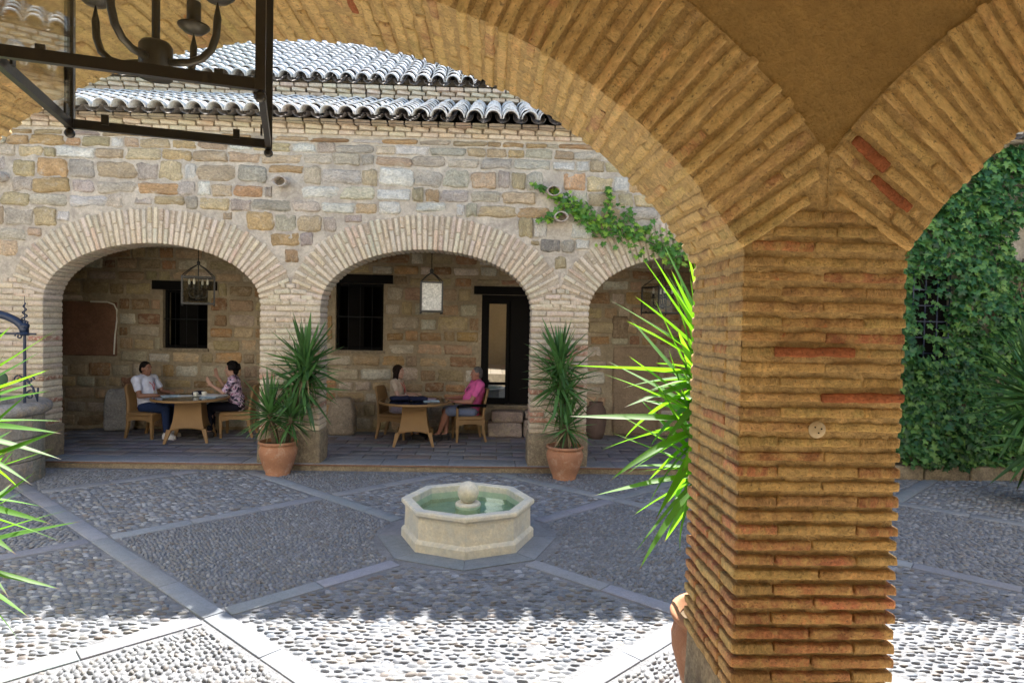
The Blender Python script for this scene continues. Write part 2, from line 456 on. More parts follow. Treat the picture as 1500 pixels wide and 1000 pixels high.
X = V[:, :, 0]*c_-V[:, :, 1]*s_+PB[rest, 0:1]; Y = V[:, :, 0]*s_+V[:, :, 1]*c_+PB[rest, 1:2]
VV = np.stack([X, Y, V[:, :, 2]], 2).reshape(-1, 3)
tri = [q for q in TF if len(q) == 3]; quad = [q for q in TF if len(q) == 4]
offs = (np.arange(n)*nv)
def bulk_mesh(name, verts, tris, quads, mat, cols=None):
    me = bpy.data.meshes.new(name)
    nt_, nq = (0 if tris is None else len(tris)), (0 if quads is None else len(quads))
    me.vertices.add(len(verts)); me.vertices.foreach_set('co', np.ascontiguousarray(verts, dtype=np.float32).ravel())
    li = np.concatenate([x.ravel() for x in (tris, quads) if x is not None]).astype(np.int32)
    me.loops.add(len(li)); me.loops.foreach_set('vertex_index', li)
    starts = np.concatenate([np.arange(nt_)*3, nt_*3+np.arange(nq)*4]).astype(np.int32)
    me.polygons.add(nt_+nq); me.polygons.foreach_set('loop_start', starts)
    me.update(calc_edges=True); me.validate()
    if cols is not None:
        at = me.color_attributes.new('col', 'FLOAT_COLOR', 'POINT')
        at.data.foreach_set('color', np.ascontiguousarray(cols, dtype=np.float32).ravel())
    if mat: me.materials.append(mat)
    return me
T_ = (offs[:, None, None]+np.array(tri)[None]).reshape(-1, 3); Q_ = (offs[:, None, None]+np.array(quad)[None]).reshape(-1, 4)
cols = np.concatenate([np.repeat(pc[rest], nv, 0), np.ones((n*nv, 1))], 1)
pm = bulk_mesh('pebbles', VV, T_, Q_, m_pebble, cols); pm.shade_smooth()
kind(obj('pebbles', pm, ground), 'stuff')
pmesh = []
for k in range(8):
    vv = TV*(1+rs.uniform(-.12, .12, (nv, 1))); vv[:, 1] += rs.normal(0, .3)*TV[:, 2]
    pmesh.append(mesh('pebble', vv, TF, m_pebble_o, True))
for q in near:
    obj('pebble', random.choice(pmesh), ground, (PB[q, 0], PB[q, 1], 0), (0, 0, PB[q, 2]), (hl[q], hw[q], hz[q]), tuple(pc[q]))

# ================================================================== NEAR GALLERY
near_b = tag(empty('gallery_building'), 'ochre brick arcade with stout square pillar and two wide segmental arches', 'arcade')
PX0, PX1, NY0, NY1 = .955, 1.60, 2.40, 3.00
PC = (PX0+PX1)/2; HB = (PX1-PX0)/2
HS = 1.83; AR = 2.19; ZC = 1.24; ZS = 2.44; RT = .48
centres = [PC-HB-HS, PC+HB+HS]
TH0 = math.asin(HS/AR)
BH = .037; PITCHB = .0578
# --- mortar core (recessed), lumpy
def param_mesh(name, fn, nu, nv_, mat, parent):
    v = [fn(i/nu, j/nv_) for i in range(nu+1) for j in range(nv_+1)]
    f = [(i*(nv_+1)+j, (i+1)*(nv_+1)+j, (i+1)*(nv_+1)+j+1, i*(nv_+1)+j+1) for i in range(nu) for j in range(nv_)]
    return obj(name, mesh(name, v, f, mat, True), parent)
def nz(x, y, z, s): return noise.noise(Vector((x, y, z))*s)
def lump(x, y, z): return .0055*nz(x, y, z, 14)+.0035*nz(x+3, y, z, 42)+.0022*nz(x, y+7, z, 95)
def pillar_core(x0, x1, y0, y1, z0, z1, parent):
    per = 2*((x1-x0)+(y1-y0))
    def fn(u, t):
        z = z0+(z1-z0)*t
        rec = .008+.017*max(0, min(1, (1.85-z)/.7))
        a, b, c, d = x0+rec, x1-rec, y0+rec, y1-rec
        s = u*4; k = int(min(3, math.floor(s))); q = s-k
        P = [(a, c), (b, c), (b, d), (a, d), (a, c)]
        x = P[k][0]+(P[k+1][0]-P[k][0])*q; y = P[k][1]+(P[k+1][1]-P[k][1])*q
        l = lump(x, y, z)
        nx, ny = [(0, -1), (1, 0), (0, 1), (-1, 0)][k]
        return (x+nx*l, y+ny*l, z)
    return param_mesh('mortar_core', fn, 160, 170, m_mortar_near, parent)
brick_mesh = [rbox('brick', (.32, .145, BH), .008, (14, 3, 2), .0046, m_brick_near, 5+i, 16.) for i in range(9)]
red_mesh = [rbox('brick', (.32, .145, BH), .008, (14, 3, 2), .0062, m_brick_red, 55+i, 16.) for i in range(3)]
redv_mesh = [rbox('brick', (.30, .28, .043), .010, (12, 6, 2), .0070, m_brick_red, 95+i, 13.) for i in range(3)]
vous_mesh = [rbox('brick', (.30, .28, .041), .009, (12, 6, 2), .0056, m_brick_ring, 70+i, 13.) for i in range(10)]
def nb_col(z, red=False):
    if red: return (.4, .1, .04)
    r = random.random(); low = max(0, min(1, (1.75-z)/.8))
    if r < .08+.46*low: return jc((.54, .26, .135), .2)
    if r < .30+.5*low: return jc((.54, .33, .155), .2)
    return jc((.61, .42, .185), .16)
def put_brick(parent, x0, x1, y0, y1, z, col, along='x', ms=None):
    cx, cy = (x0+x1)/2, (y0+y1)/2; lx, ly = x1-x0, y1-y0
    j = lambda a: random.uniform(-a, a)
    if along == 'x': o = obj('brick', random.choice(ms or brick_mesh), parent, (cx+j(.001), cy+j(.004), z+j(.0018)), (j(.006), j(.004), j(.006)), (lx/.32, ly/.145, 1+j(.08)), col)
    else: o = obj('brick', random.choice(brick_mesh), parent, (cx+j(.004), cy+j(.001), z+j(.0018)), (j(.006), j(.004), PI/2+j(.006)), (ly/.32, lx/.145, 1+j(.08)), col)
    return o
def near_pillar(x0, x1, name='pillar'):
    pil = empty(name, (0, 0, 0), 0, near_b)
    pillar_core(x0, x1, NY0, NY1, .55, ZS+.03, pil)
    xm_ = (x0+x1)/2
    MB().add([(x0+.01, NY0+.014, ZS-.02), (x1-.01, NY0+.014, ZS-.02), (xm_, NY0+.014, ZS+.40), (x0+.01, NY0+.30, ZS-.02), (x1-.01, NY0+.30, ZS-.02), (xm_, NY0+.30, ZS+.40)], [(0, 1, 2), (5, 4, 3), (0, 2, 5, 3), (1, 4, 5, 2)]).build('haunch_mortar', m_mortar_near, pil)
    xm = (x0+x1)/2; zb = .83-2*PITCHB; k = 0; z = zb+BH/2; J = .008; done = set()
    while z < ZS+.25:
        a, b, c, d = x0, x1, NY0, NY1
        if z > ZS:   # triangle between the springing arches
            half = HB-(z-ZS)*1.42
            if half < .05: break
            a, b = xm-half, xm+half
            xs_ = xm+(.07 if k % 2 else -.05)*half/HB; put_brick(pil, a, xs_-.001, c, c+.145, z, nb_col(z)); put_brick(pil, xs_+.001, b, c, c+.145, z, nb_col(z))
        else:
            red = [False]*3
            if k % 2 == 0: cuts = [a, xm+random.uniform(-.02, .02), b]
            else: cuts = [a, a+.16+random.uniform(-.01, .01), b-.16+random.uniform(-.01, .01), b]
            J = .009 if z < 1.35 else (.004 if z < 1.7 else .0005)
            rq = -1
            if x0 > 0 and 2.03 < z < 2.09: cuts = [a, 1.09, 1.40, b]; rq = 1
            if x0 > 0 and 1.84 < z < 1.90: cuts = [a, xm, b]; rq = 1
            for q in range(len(cuts)-1):
                col = nb_col(z)
                put_brick(pil, cuts[q]+J/2*(q > 0), cuts[q+1]-J/2*(q < len(cuts)-2), c-(.011 if q == rq else 0), c+.145, z, col, 'x', red_mesh if q == rq else None)
                put_brick(pil, cuts[q]+J/2*(q > 0), cuts[q+1]-J/2*(q < len(cuts)-2), d-.145, d, z, nb_col(z))
            ym = (c+d)/2
            for sx0, sx1 in ((a, a+.145), (b-.145, b)):
                if k % 2 == 0: put_brick(pil, sx0, sx1, c+.153, d-.153, z, nb_col(z), 'y')
                else:
                    put_brick(pil, sx0, sx1, c+.153, ym-.004, z, nb_col(z), 'y'); put_brick(pil, sx0, sx1, ym+.004, d-.153, z, nb_col(z), 'y')
        z += PITCHB; k += 1
    # plinth
    me = rbox('plinth', (x1-x0-.012, NY1-NY0-.012, .755), .02, (10, 10, 10), .008, m_plinth, 3, 5.)
    obj('plinth', me, pil, (xm, (NY0+NY1)/2, .375-.03))
    return pil
near_pillar(PX0, PX1)
near_pillar(PX0-2*HS-2*HB, PX0-2*HS)
# --- arches
def near_arch(cx, n_from=-1.):
    ar = empty('arch', (0, 0, 0), 0, near_b)
    n = int(round(2*TH0*AR/PITCHB)); 
    for k in range(n):
        th = -TH0+(k+.5)*2*TH0/n
        lim = HS+HB-.004
        full = RT
        s = abs(math.sin(th))
        if s > .3: full = min(RT, lim/s-AR-.03)
        full += random.uniform(-.02, .014)
        rx = lambda r: (cx+r*math.sin(th), ZC+r*math.cos(th))
        def piece(r0, r1, y0, y1, red=False):
            x, z = rx((r0+r1)/2)
            c = nb_col(3., red) if red else (jc((.69, .49, .23), .16) if random.random() > .12 else jc((.58, .36, .18), .2))
            obj('brick', random.choice(redv_mesh if red else vous_mesh), ar, (x, (y0+y1)/2+random.uniform(-.004, .004), z), (random.uniform(-.006, .006), th-PI/2+random.uniform(-.005, .005), 0),
                ((r1-r0)/.30, (y1-y0)/.28, 1+random.uniform(-.12, .12)), c)
        e = random.uniform(-.006, .006); R0 = AR+e
        R1 = AR+full
        rr = (cx < PC and k in (n-32, n-33))
        if cx > PC and k in (2, 3):
            q0, q1 = (AR+.10, AR+.29) if k == 2 else (AR+.27, AR+.44)
            piece(R0, q0-.004, NY0, NY0+.293); piece(q0, min(q1, R1), NY0-.004, NY0+.293, True)
            if R1-q1 > .03: piece(q1+.004, R1, NY0, NY0+.293)
            piece(R0, AR+.31, NY0+.303, NY1); continue
        if k % 2 == 0:
            m_ = min(R1, AR+.31+random.uniform(-.03, .03)) if random.random() < .22 else R1
            piece(R0, m_, NY0, NY0+.293, rr)
            if R1-m_ > .06: piece(m_+.006, R1, NY0, NY0+.293)
            piece(R0+random.uniform(-.004, .004), AR+.31, NY0+.303, NY1)
        else:
            m_ = min(R1, AR+.16+random.uniform(-.03, .03)) if random.random() < .22 else R1
            piece(R0, m_, NY0, NY0+.143)
            if R1-m_ > .06: piece(m_+.006, R1, NY0, NY0+.143, rr)
            piece(R0+random.uniform(-.004, .004), AR+.16, NY0+.150, NY0+.445)
            piece(R0+random.uniform(-.004, .004), AR+.16, NY0+.453, NY1)
    # mortar: front of ring, and soffit
    rec = .008
    def ffront(u, t):
        th = -TH0-.02+(2*TH0+.04)*u; r = AR+rec+(RT-rec-.004)*t
        s = abs(math.sin(th))
        if s > .3: r = min(r, (HS+HB)/s)
        x, z = cx+r*math.sin(th), ZC+r*math.cos(th)
        return (x, NY0+rec+lump(x, 0, z), z)
    param_mesh('ring_mortar', ffront, 420, 26, m_mortar_near, ar)
    def fsoff(u, t):
        th = -TH0-.02+(2*TH0+.04)*u; y = NY0+rec+(NY1-NY0-2*rec)*t
        x, z = cx+AR*math.sin(th), ZC+AR*math.cos(th)
        r = AR+rec-lump(x, y, z)
        return (cx+r*math.sin(th), y, ZC+r*math.cos(th))
    param_mesh('soffit_mortar', fsoff, 420, 30, m_mortar_near, ar)
    return ar
for c in centres: near_arch(c)
# --- wall above the arches: ochre plaster inside, pale outside
def strip_wall(xs, bottom, ztop, y0, y1, mf, mb_, name, parent):
    v = []; f = []; mi = []
    for i in range(len(xs)-1):
        x0, x1 = xs[i], xs[i+1]; z0, z1 = bottom(x0+1e-6), bottom(x1-1e-6)
        b = len(v)
        v += [(x0, y0, z0), (x1, y0, z1), (x1, y0, ztop), (x0, y0, ztop), (x0, y1, z0), (x1, y1, z1), (x1, y1, ztop), (x0, y1, ztop)]
        f += [(b, b+1, b+2, b+3), (b+5, b+4, b+7, b+6), (b+4, b+5, b+1, b), (b+3, b+2, b+6, b+7)]; mi += [0, 1, 0, 0]
    me = mesh(name, v, f); me.materials.append(mf); me.materials.append(mb_)
    for p, m_ in zip(me.polygons, mi): p.material_index = m_
    return obj(name, me, parent)
def near_bottom(x):
    best = 1e9
    for c in centres:
        dx = abs(x-c)
        if dx <= AR+RT-.02:
            z = ZC+math.sqrt(max(0, (AR+RT-.012)**2-dx*dx))
            best = min(best, z) if dx < HS+HB else best
    # in between use own bay only
    return best if best < 1e8 else ZS
xs = list(np.linspace(centres[0]-HS-HB, centres[0]+HS+HB, 161))+list(np.linspace(centres[1]-HS-HB, centres[1]+HS+HB, 161))[1:]
strip_wall(xs, near_bottom, 5.1, NY0+.012, NY0+.3, m_plaster, m_white, 'spandrel_plaster', near_b)
def near_bottom2(x):
    for c in centres:
        dx = abs(x-c)
        if dx < HS: return ZC+math.sqrt((AR+.16)**2-dx*dx)
    return ZS-.0
strip_wall(xs, near_bottom2, 5.1, NY0+.31, NY1-.008, m_plaster, m_white, 'outer_plaster', near_b)
for xa, xb in ((-9.5, centres[0]-HS-HB-.004), (centres[1]+HS+HB+.004, 10.)):
    MB().box(((xa+xb)/2, (NY0+NY1)/2, 2.55), (xb-xa, .58, 5.1)).build('end_wall', m_white, near_b)
MB().box((.2, .4, 4.36), (19.4, 4.0, .12)).build('gallery_ceiling', m_cream, near_b)
MB().box((.2, -1.68, 2.3), (19.4, .12, 4.4)).build('rear_wall', m_cream, near_b)
gf = kind(empty('gallery_floor'), 'structure')
m_floor = M_surface('gallery_tile', 'object', .2, 4., bump=.002, fine=50., rough=.7)
MB().box((.2, .63, .235), (19.4, 4.5, .47)).build('floor_slab', m_plinth, gf)
ft = rbox('floor_tile', (.392, .392, .03), .004, (2, 2, 1), .001, m_floor, 9, 5.)
for i in range(-9, 10):
    for j in range(0, 11):
        obj('floor_tile', ft, gf, (.2+i*.4, -1.4+j*.4-.0, .478), (0, 0, 0), (1, 1, 1), jc((.68, .58, .44), .10))
# round plate on the pillar
m_plate = M_plain('cream_plate', (.50, .42, .29), .6)
pl = MB().lathe([(0, -.006), (.031, -.006), (.034, .0), (.031, .006), (.012, .008), (0, .008)], 20)
po = tag(pl.build('junction_plate', m_plate, None, True), 'small round cream cover plate fixed to brick pillar', 'cover plate')
po.location = (1.262, NY0-.004, 1.766); po.rotation_euler = (PI/2, 0, 0)
for dx, dz in ((-.012, .01), (.013, .004), (.002, -.012)):
    h = MB().lathe([(0, 0), (.003, 0), (.003, .0025), (0, .0025)], 8).build('screw_hole', m_dark, po); h.location = (dx, dz, .008)

# ================================================================== FAR ARCADE
far = tag(empty('arcade_building'), 'stone and brick arcaded house with curved tile roofs across the courtyard', 'building')
FY0, FY1 = 9.13, 9.55
FA, FH, FZS, FRT = 1.50, .82, 2.36, .50
FCX = [-4.79, -.93, 2.91]
PILW = [(-7.13, -6.29), (-3.29, -2.43), (.57, 1.41), (4.41, 5.25)]
def far_bottom(x):
    for c in FCX:
        if abs(x-c) < FA+.012: return FZS+(FH+.012)*math.sqrt(max(0, 1-((x-c)/(FA+.012))**2))
    return 0.
xs = [-9.6, -7.14]
for c in FCX:
    xs += [c-FA-.012+(2*FA+.024)*(.5-.5*math.cos(PI*i/80)) for i in range(81)]
xs += [5.3, 10.]
fac = strip_wall(xs, far_bottom, 4.9, FY0+.022, FY1-.01, m_mortar_far, m_mortar_in, 'facade', far)
# pillar cheeks
pm_ = MB()
for a, b in PILW:
    pm_.add([(a+.012, FY0+.024, .0), (a+.012, FY1-.012, 0), (a+.012, FY1-.012, FZS+.1), (a+.012, FY0+.024, FZS+.1)], [(0, 1, 2, 3)])
    pm_.add([(b-.012, FY0+.024, .0), (b-.012, FY1-.012, 0), (b-.012, FY1-.012, FZS+.1), (b-.012, FY0+.024, FZS+.1)], [(3, 2, 1, 0)])
pm_.build('pillar_core', m_brick_mortar, far)
fb_mesh = [rbox('brick', (.40, .42, .060), .010, (3, 1, 1), .006, m_brick_far, 100+i, 9.) for i in range(8)]
fv_mesh = [rbox('brick', (.30, .42, .052), .009, (3, 1, 1), .005, m_brick_far, 120+i, 9.) for i in range(8)]
def fb_col(z=2.):
    r = random.random()
    if z < 1.9 and r < .18: return jc((.46, .24, .16), .2)
    if r < .3: return jc((.57, .45, .32), .16)
    return jc((.64, .54, .405), .13)
for ip, (a, b) in enumerate(PILW):
    pil = empty('pillar', (0, 0, 0), 0, far)
    z = .60; k = 0
    while z < FZS+.34:
        x0, x1 = a, b
        if z > FZS:
            sh = (z-FZS)*1.1
            x0, x1 = a+sh, b-sh
            if x1-x0 < .12: break
        xm = (x0+x1)/2
        cuts = [x0, xm, x1] if k % 2 == 0 else [x0, x0+(x1-x0)*.26, x0+(x1-x0)*.74, x1]
        for q in range(len(cuts)-1):
            ln = cuts[q+1]-cuts[q]-.010
            obj('brick', random.choice(fb_mesh), pil, ((cuts[q]+cuts[q+1])/2, (FY0+FY1)/2+random.uniform(-.007, .005), z+random.uniform(-.003, .003)),
                (0, random.uniform(-.006, .006), random.uniform(-.01, .01)), (ln/.40, 1, 1+random.uniform(-.1, .1)), fb_col(z))
        z += .081; k += 1
    me = rbox('plinth', (b-a+.03, FY1-FY0+.05, .57), .03, (5, 3, 4), .014, m_plinth, ip+20, 5.)
    obj('plinth', me, pil, ((a+b)/2, (FY0+FY1)/2, .275))
for ci, c in enumerate(FCX):
    ar = empty('arch', (0, 0, 0), 0, far)
    ts = np.linspace(-PI/2, PI/2, 2001); px = FA*np.sin(ts); pz = FH*np.cos(ts)
    s = np.concatenate([[0], np.cumsum(np.hypot(np.diff(px), np.diff(pz)))]); n = int(s[-1]/.071)
    for k in range(n):
        t = np.interp((k+.5)*s[-1]/n, s, ts)
        p = (FA*math.sin(t), FH*math.cos(t)); nx_, nz_ = math.sin(t)/FA, math.cos(t)/FH; L = math.hypot(nx_, nz_); nx_ /= L; nz_ /= L
        full = FRT+random.uniform(-.025, .02)
        if abs(nx_) > .05: full = min(full, (FA+.405-abs(p[0]))/abs(nx_))
        th = math.atan2(nx_, nz_)
        m_ = (.30 if k % 2 else .20)+random.uniform(-.02, .02)
        segs = [(0, m_), (m_+.008, full)] if full-m_ > .07 else [(0, full)]
        for r0, r1 in segs:
            r = (r0+r1)/2
            obj('brick', random.choice(fv_mesh), ar, (c+p[0]+nx_*r, (FY0+FY1)/2+random.uniform(-.007, .004), FZS+p[1]+nz_*r), (0, th-PI/2+random.uniform(-.012, .012), 0),
                ((r1-r0)/.30, 1, 1+random.uniform(-.12, .1)), fb_col(3.))
    def ffar(u, t):
        a_ = -PI/2+PI*u; nx_, nz_ = math.sin(a_)/FA, math.cos(a_)/FH; L = math.hypot(nx_, nz_)
        r = .012+.47*t
        x = FA*math.sin(a_)+nx_/L*r; x = max(-FA-.41, min(FA+.41, x))
        return (c+x, FY0+.019, FZS+FH*math.cos(a_)+nz_/L*r)
    param_mesh('ring_mortar', ffar, 90, 4, m_brick_mortar, ar)
# --- facade stones
stone_mesh = [rbox('stone', (.36, .10, .22), .036, (5, 1, 4), .030, m_stone, 200+i, 7.) for i in range(14)]
spouts = [(-2.98, 4.08), (.85, 4.05), (.96, 3.69), (-6.86, 4.05)]
def st_col(x, z):
    r = random.random()
    if any(abs(x-a) < .17 and 0 < b-z < .5 for a, b in spouts) and r < .8: return jc((.38, .335, .27), .22)
    if r < .36: return jc((.56, .435, .27), .18)
    if r < .50: return jc((.54, .365, .19), .2)
    if r < .74: return jc((.53, .465, .365), .16)
    if r < .82: return jc((.62, .53, .395), .14)
    return jc((.74, .70, .61), .08)
def in_ring(x, z, e=.03):
    for c in FCX:
        if abs(x-c) < FA+.41 and z < FZS+.30: return True
        if z >= FZS and ((x-c)/(FA+FRT+e))**2+((z-FZS)/(FH+FRT+e))**2 < 1: return True
    return False
def lay_stones(parent, meshes, x0, x1, z0, z1, y, blocked, colf, hmin=.17, hmax=.26, wmin=.2, wmax=.5, gap=.028, prot=.012):
    z = z0
    while z < z1-.08:
        h = min(random.uniform(hmin, hmax), z1-z); x = x0+random.uniform(-.2, 0)
        while x < x1:
            w_ = random.uniform(wmin, wmax)
            hh = h*random.uniform(.80, 1.04); a, b = x, x+w_
            def bad(a, b, zl):
                return any(blocked(px, pz) for px in (a, (a+b)/2, b) for pz in (zl+.02, z+hh-.02))
            for cutz in (0, .3, .55):
                zl = z+hh*cutz; a, b = x, x+w_
                t = 0
                while bad(a, b, zl) and t < 9:
                    if any(blocked(a, pz) for pz in (zl+.02, z+hh-.02)): a += w_*.08
                    else: b -= w_*.08
                    t += 1
                if not bad(a, b, zl) and b-a > .12:
                    cx_, cz_ = (a+b)/2, (zl+z+hh)/2
                    obj('stone', random.choice(meshes), parent, (cx_, y+random.uniform(-prot, prot), cz_),
                        (random.uniform(-.02, .02), random.uniform(-.03, .03), random.uniform(-.02, .02)+(PI if random.random() < .5 else 0)), ((b-a-gap)/.36, 1, (z+hh-zl-gap*.8)/.22), colf(cx_, cz_))
                    break
            x += w_
        z += h
def blk(x, z):
    if in_ring(x, z): return True
    return any(abs(x-sx) < .13 and abs(z-sz) < .11 for sx, sz in spouts)
lay_stones(fac, stone_mesh, -8.2, 6.0, 2.95, 4.74, FY0+.046, blk, st_col, .14, .29, .17, .58, .018, .011)
# stones on the plain wall beyond the outer pillars are covered by ivy / out of view
# --- back wall with openings
BY = 11.85
bw = empty('back_wall', (0, 0, 0), 0, far)
ops = [(-6.02, -5.21, 1.58, 2.65), (-2.88, -2.0, 1.60, 2.84), (-.18, .98, .62, 2.68)]
def gridwall(name, x0, x1, z0, z1, y, ops, mat, parent):
    X_ = sorted({x0, x1, *[o[0] for o in ops], *[o[1] for o in ops]}); Z_ = sorted({z0, z1, *[o[2] for o in ops], *[o[3] for o in ops]})
    mb = MB()
    for i in range(len(X_)-1):
        for k in range(len(Z_)-1):
            cx, cz = (X_[i]+X_[i+1])/2, (Z_[k]+Z_[k+1])/2
            if any(o[0] < cx < o[1] and o[2] < cz < o[3] for o in ops): continue
            mb.add([(X_[i], y, Z_[k]), (X_[i+1], y, Z_[k]), (X_[i+1], y, Z_[k+1]), (X_[i], y, Z_[k+1])], [(0, 1, 2, 3)])
    for a, b, c, d in ops:
        e = y+.30
        mb.add([(a, y, c), (a, e, c), (a, e, d), (a, y, d), (b, y, c), (b, e, c), (b, e, d), (b, y, d)], [(0, 1, 2, 3), (7, 6, 5, 4), (1, 0, 4, 5), (3, 2, 6, 7)])
    return mb.build(name, mat, parent)
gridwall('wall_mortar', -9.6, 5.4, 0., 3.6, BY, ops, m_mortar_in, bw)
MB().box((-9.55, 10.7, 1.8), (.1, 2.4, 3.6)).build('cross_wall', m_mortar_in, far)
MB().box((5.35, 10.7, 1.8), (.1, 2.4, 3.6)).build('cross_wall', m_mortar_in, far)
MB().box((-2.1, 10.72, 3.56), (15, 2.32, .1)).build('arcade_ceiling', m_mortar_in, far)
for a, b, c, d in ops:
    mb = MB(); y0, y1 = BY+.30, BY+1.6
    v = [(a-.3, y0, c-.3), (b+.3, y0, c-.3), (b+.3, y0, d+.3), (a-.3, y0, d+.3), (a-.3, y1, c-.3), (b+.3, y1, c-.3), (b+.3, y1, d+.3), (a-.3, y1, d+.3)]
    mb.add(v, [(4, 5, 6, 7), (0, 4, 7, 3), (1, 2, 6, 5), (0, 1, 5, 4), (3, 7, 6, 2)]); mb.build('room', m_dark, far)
in_mesh = [rbox('stone', (.36, .10, .22), .035, (3, 1, 2), .015, m_stone_dark, 300+i, 7.) for i in range(14)]
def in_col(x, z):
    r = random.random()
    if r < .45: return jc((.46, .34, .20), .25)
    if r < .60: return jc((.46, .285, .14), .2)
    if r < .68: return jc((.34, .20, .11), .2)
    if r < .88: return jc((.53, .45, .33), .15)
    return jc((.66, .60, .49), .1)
def blk2(x, z):
    for i, (a, b, c, d) in enumerate(ops):
        if a-.16 < x < b+.16 and d-.02 < z < d+.16: return True
        if a-.02 < x < b+.02 and c-.06 < z < d+.02: return True
    if -7.85 < x < -6.82 and 1.40 < z < 2.42: return True
    if 2.2 < x < 3.2 and z < 1.8: return True
    return False
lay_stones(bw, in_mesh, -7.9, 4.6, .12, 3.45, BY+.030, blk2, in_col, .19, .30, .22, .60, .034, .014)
# red plastered patch and blocked doorway on the back wall
obj('plaster_patch', rbox('plaster_patch', (.98, .06, .98), .02, (8, 1, 8), .010, M_surface('red_brown_plaster', (.24, .125, .075), .25, 4., bump=.006, fine=40.), 4, 4.), bw, (-7.33, BY+.005, 1.91))
mb = MB(); mb.tube([(-7.3, BY-.03, 2.40), (-7.0, BY-.03, 2.40), (-6.88, BY-.03, 2.36), (-6.83, BY-.03, 2.26), (-6.83, BY-.03, 2.05), (-6.86, BY-.03, 1.8), (-6.88, BY-.03, 1.45)], .014, 6)
mb.build('pale_edge', m_candle, bw)
obj('blocked_doorway', rbox('blocked_doorway', (.88, .08, 1.66), .05, (6, 1, 8), .010, M_surface('brown_panel', (.34, .25, .165), .25, 4., bump=.006, fine=40.), 8, 4.), bw, (2.74, BY-.01, .93))
obj('carved_stone', rbox('carved_stone', (.30, .07, .42), .03, (6, 1, 8), .016, m_stone_dark, 81, 12.), bw, (2.42, BY-.02, 2.12), color=(.30, .22, .14))
# windows
def window(a, b, c, d, nbar):
    wd = empty('window', (0, 0, 0), 0, far); y = BY+.12
    t = .05
    MB().box(((a+b)/2, y, c+t/2), (b-a, .06, t)).box(((a+b)/2, y, d-t/2), (b-a, .06, t)).box((a+t/2, y, (c+d)/2), (t, .06, d-c-2*t)).box((b-t/2, y, (c+d)/2), (t, .06, d-c-2*t)).build('frame', m_wood_dark, wd)
    for k in range(nbar):
        x = a+(b-a)*(k+1)/(nbar+1); MB().tube([(x, y-.06, c-.01), (x, y-.06, d+.01)], .007, 6).build('bar', m_iron, wd)
    MB().box(((a+b)/2, y-.06, (c+d)/2), (b-a, .012, .02)).build('cross_bar', m_iron, wd)
    MB().box((a+.30, BY+.36, (c+d)/2), (.30, .03, d-c-.1), .5).build('shutter', m_wood_dark, wd)
    MB().box(((a+b)/2, BY-.008, c-.028), (b-a+.06, .10, .05)).build('sill', m_plinth, wd)
    MB().box(((a+b)/2, BY+.02, d+.08), (b-a+.34, .16, .16)).build('lintel', m_wood_dark, wd)
window(*ops[0], 3); window(*ops[1], 3)
dr = empty('door', (0, 0, 0), 0, far); a, b, c, d = ops[2]; y = BY+.10
MB().box((a+.04, y, (c+d)/2), (.08, .10, d-c)).box((b-.04, y, (c+d)/2), (.08, .10, d-c)).box(((a+b)/2, y, d-.04), (b-a-.16, .10, .08)).build('frame', m_wood_dark, dr)
MB().box(((a+b)/2+.1, BY+.02, d+.08), (b-a+.5, .16, .15)).build('lintel', m_wood_dark, dr)
lx0, lx1 = a+.08, a+.52
MB().box((lx0+.03, y, 1.62), (.06, .05, 1.96)).box((lx1-.03, y, 1.62), (.06, .05, 1.96)).box(((lx0+lx1)/2, y, .69), (lx1-lx0-.12, .05, .12)).box(((lx0+lx1)/2, y, 2.56), (lx1-lx0-.12, .05, .08)).box(((lx0+lx1)/2, y, 1.02), (lx1-lx0-.12, .05, .05)).build('leaf_frame', m_wood_dark, dr)
MB().box(((lx0+lx1)/2, y, 1.78), (lx1-lx0-.12, .008, 1.47)).build('pane', m_door_glass, dr)
MB().box(((lx0+lx1)/2, y, .87), (lx1-lx0-.12, .008, .24)).build('pane', m_door_glass, dr)
MB().box(((lx1+b-.08)/2+.01, y+.02, 1.62), (b-.08-lx1-.02, .05, 1.96)).build('leaf_panel', m_wood_dark, dr)
MB().box(((a+b)/2, BY+.12, .60), (b-a, .3, .05)).build('threshold', m_plinth, dr)
# arcade floor
afl = kind(empty('arcade_floor'), 'structure')
MB().box((-2.1, 10.47, .03), (15, 2.76, .09)).build('floor_bed', m_plinth, afl)
pv = [rbox('paver', (.50, .28, .04), .006, (2, 2, 1), .003, m_paver, 400+i, 6.) for i in range(5)]
y = 9.36+.19; row = 0
x = -6.9
while x < 5.2:
    ln = random.uniform(.7, 1.05)
    xc = x+ln/2
    obj('kerb_slab', random.choice(pv), afl, (xc, 9.20+.10, .083), (0, 0, 0), ((ln-.008)/.50, .42/.28, 1), jc((.25, .26, .285), .1)); x += ln
y = 9.66
while y < 11.8:
    x = -7.2+(.25 if row % 2 else 0)
    while x < 5.2:
        obj('paver', random.choice(pv), afl, (x, y, .081), (0, 0, 0), (.985, .97, 1), jc((.225, .22, .235) if random.random() > .2 else (.25, .21, .20), .16)); x += .505
    y += .285; row += 1
mb = MB(); mb.box((-1.0, 9.079, .085), (12.2, .022, .018)); mb.build('brick_edge', M_surface('edge_brick', (.26, .15, .10), .3, 8.), afl)
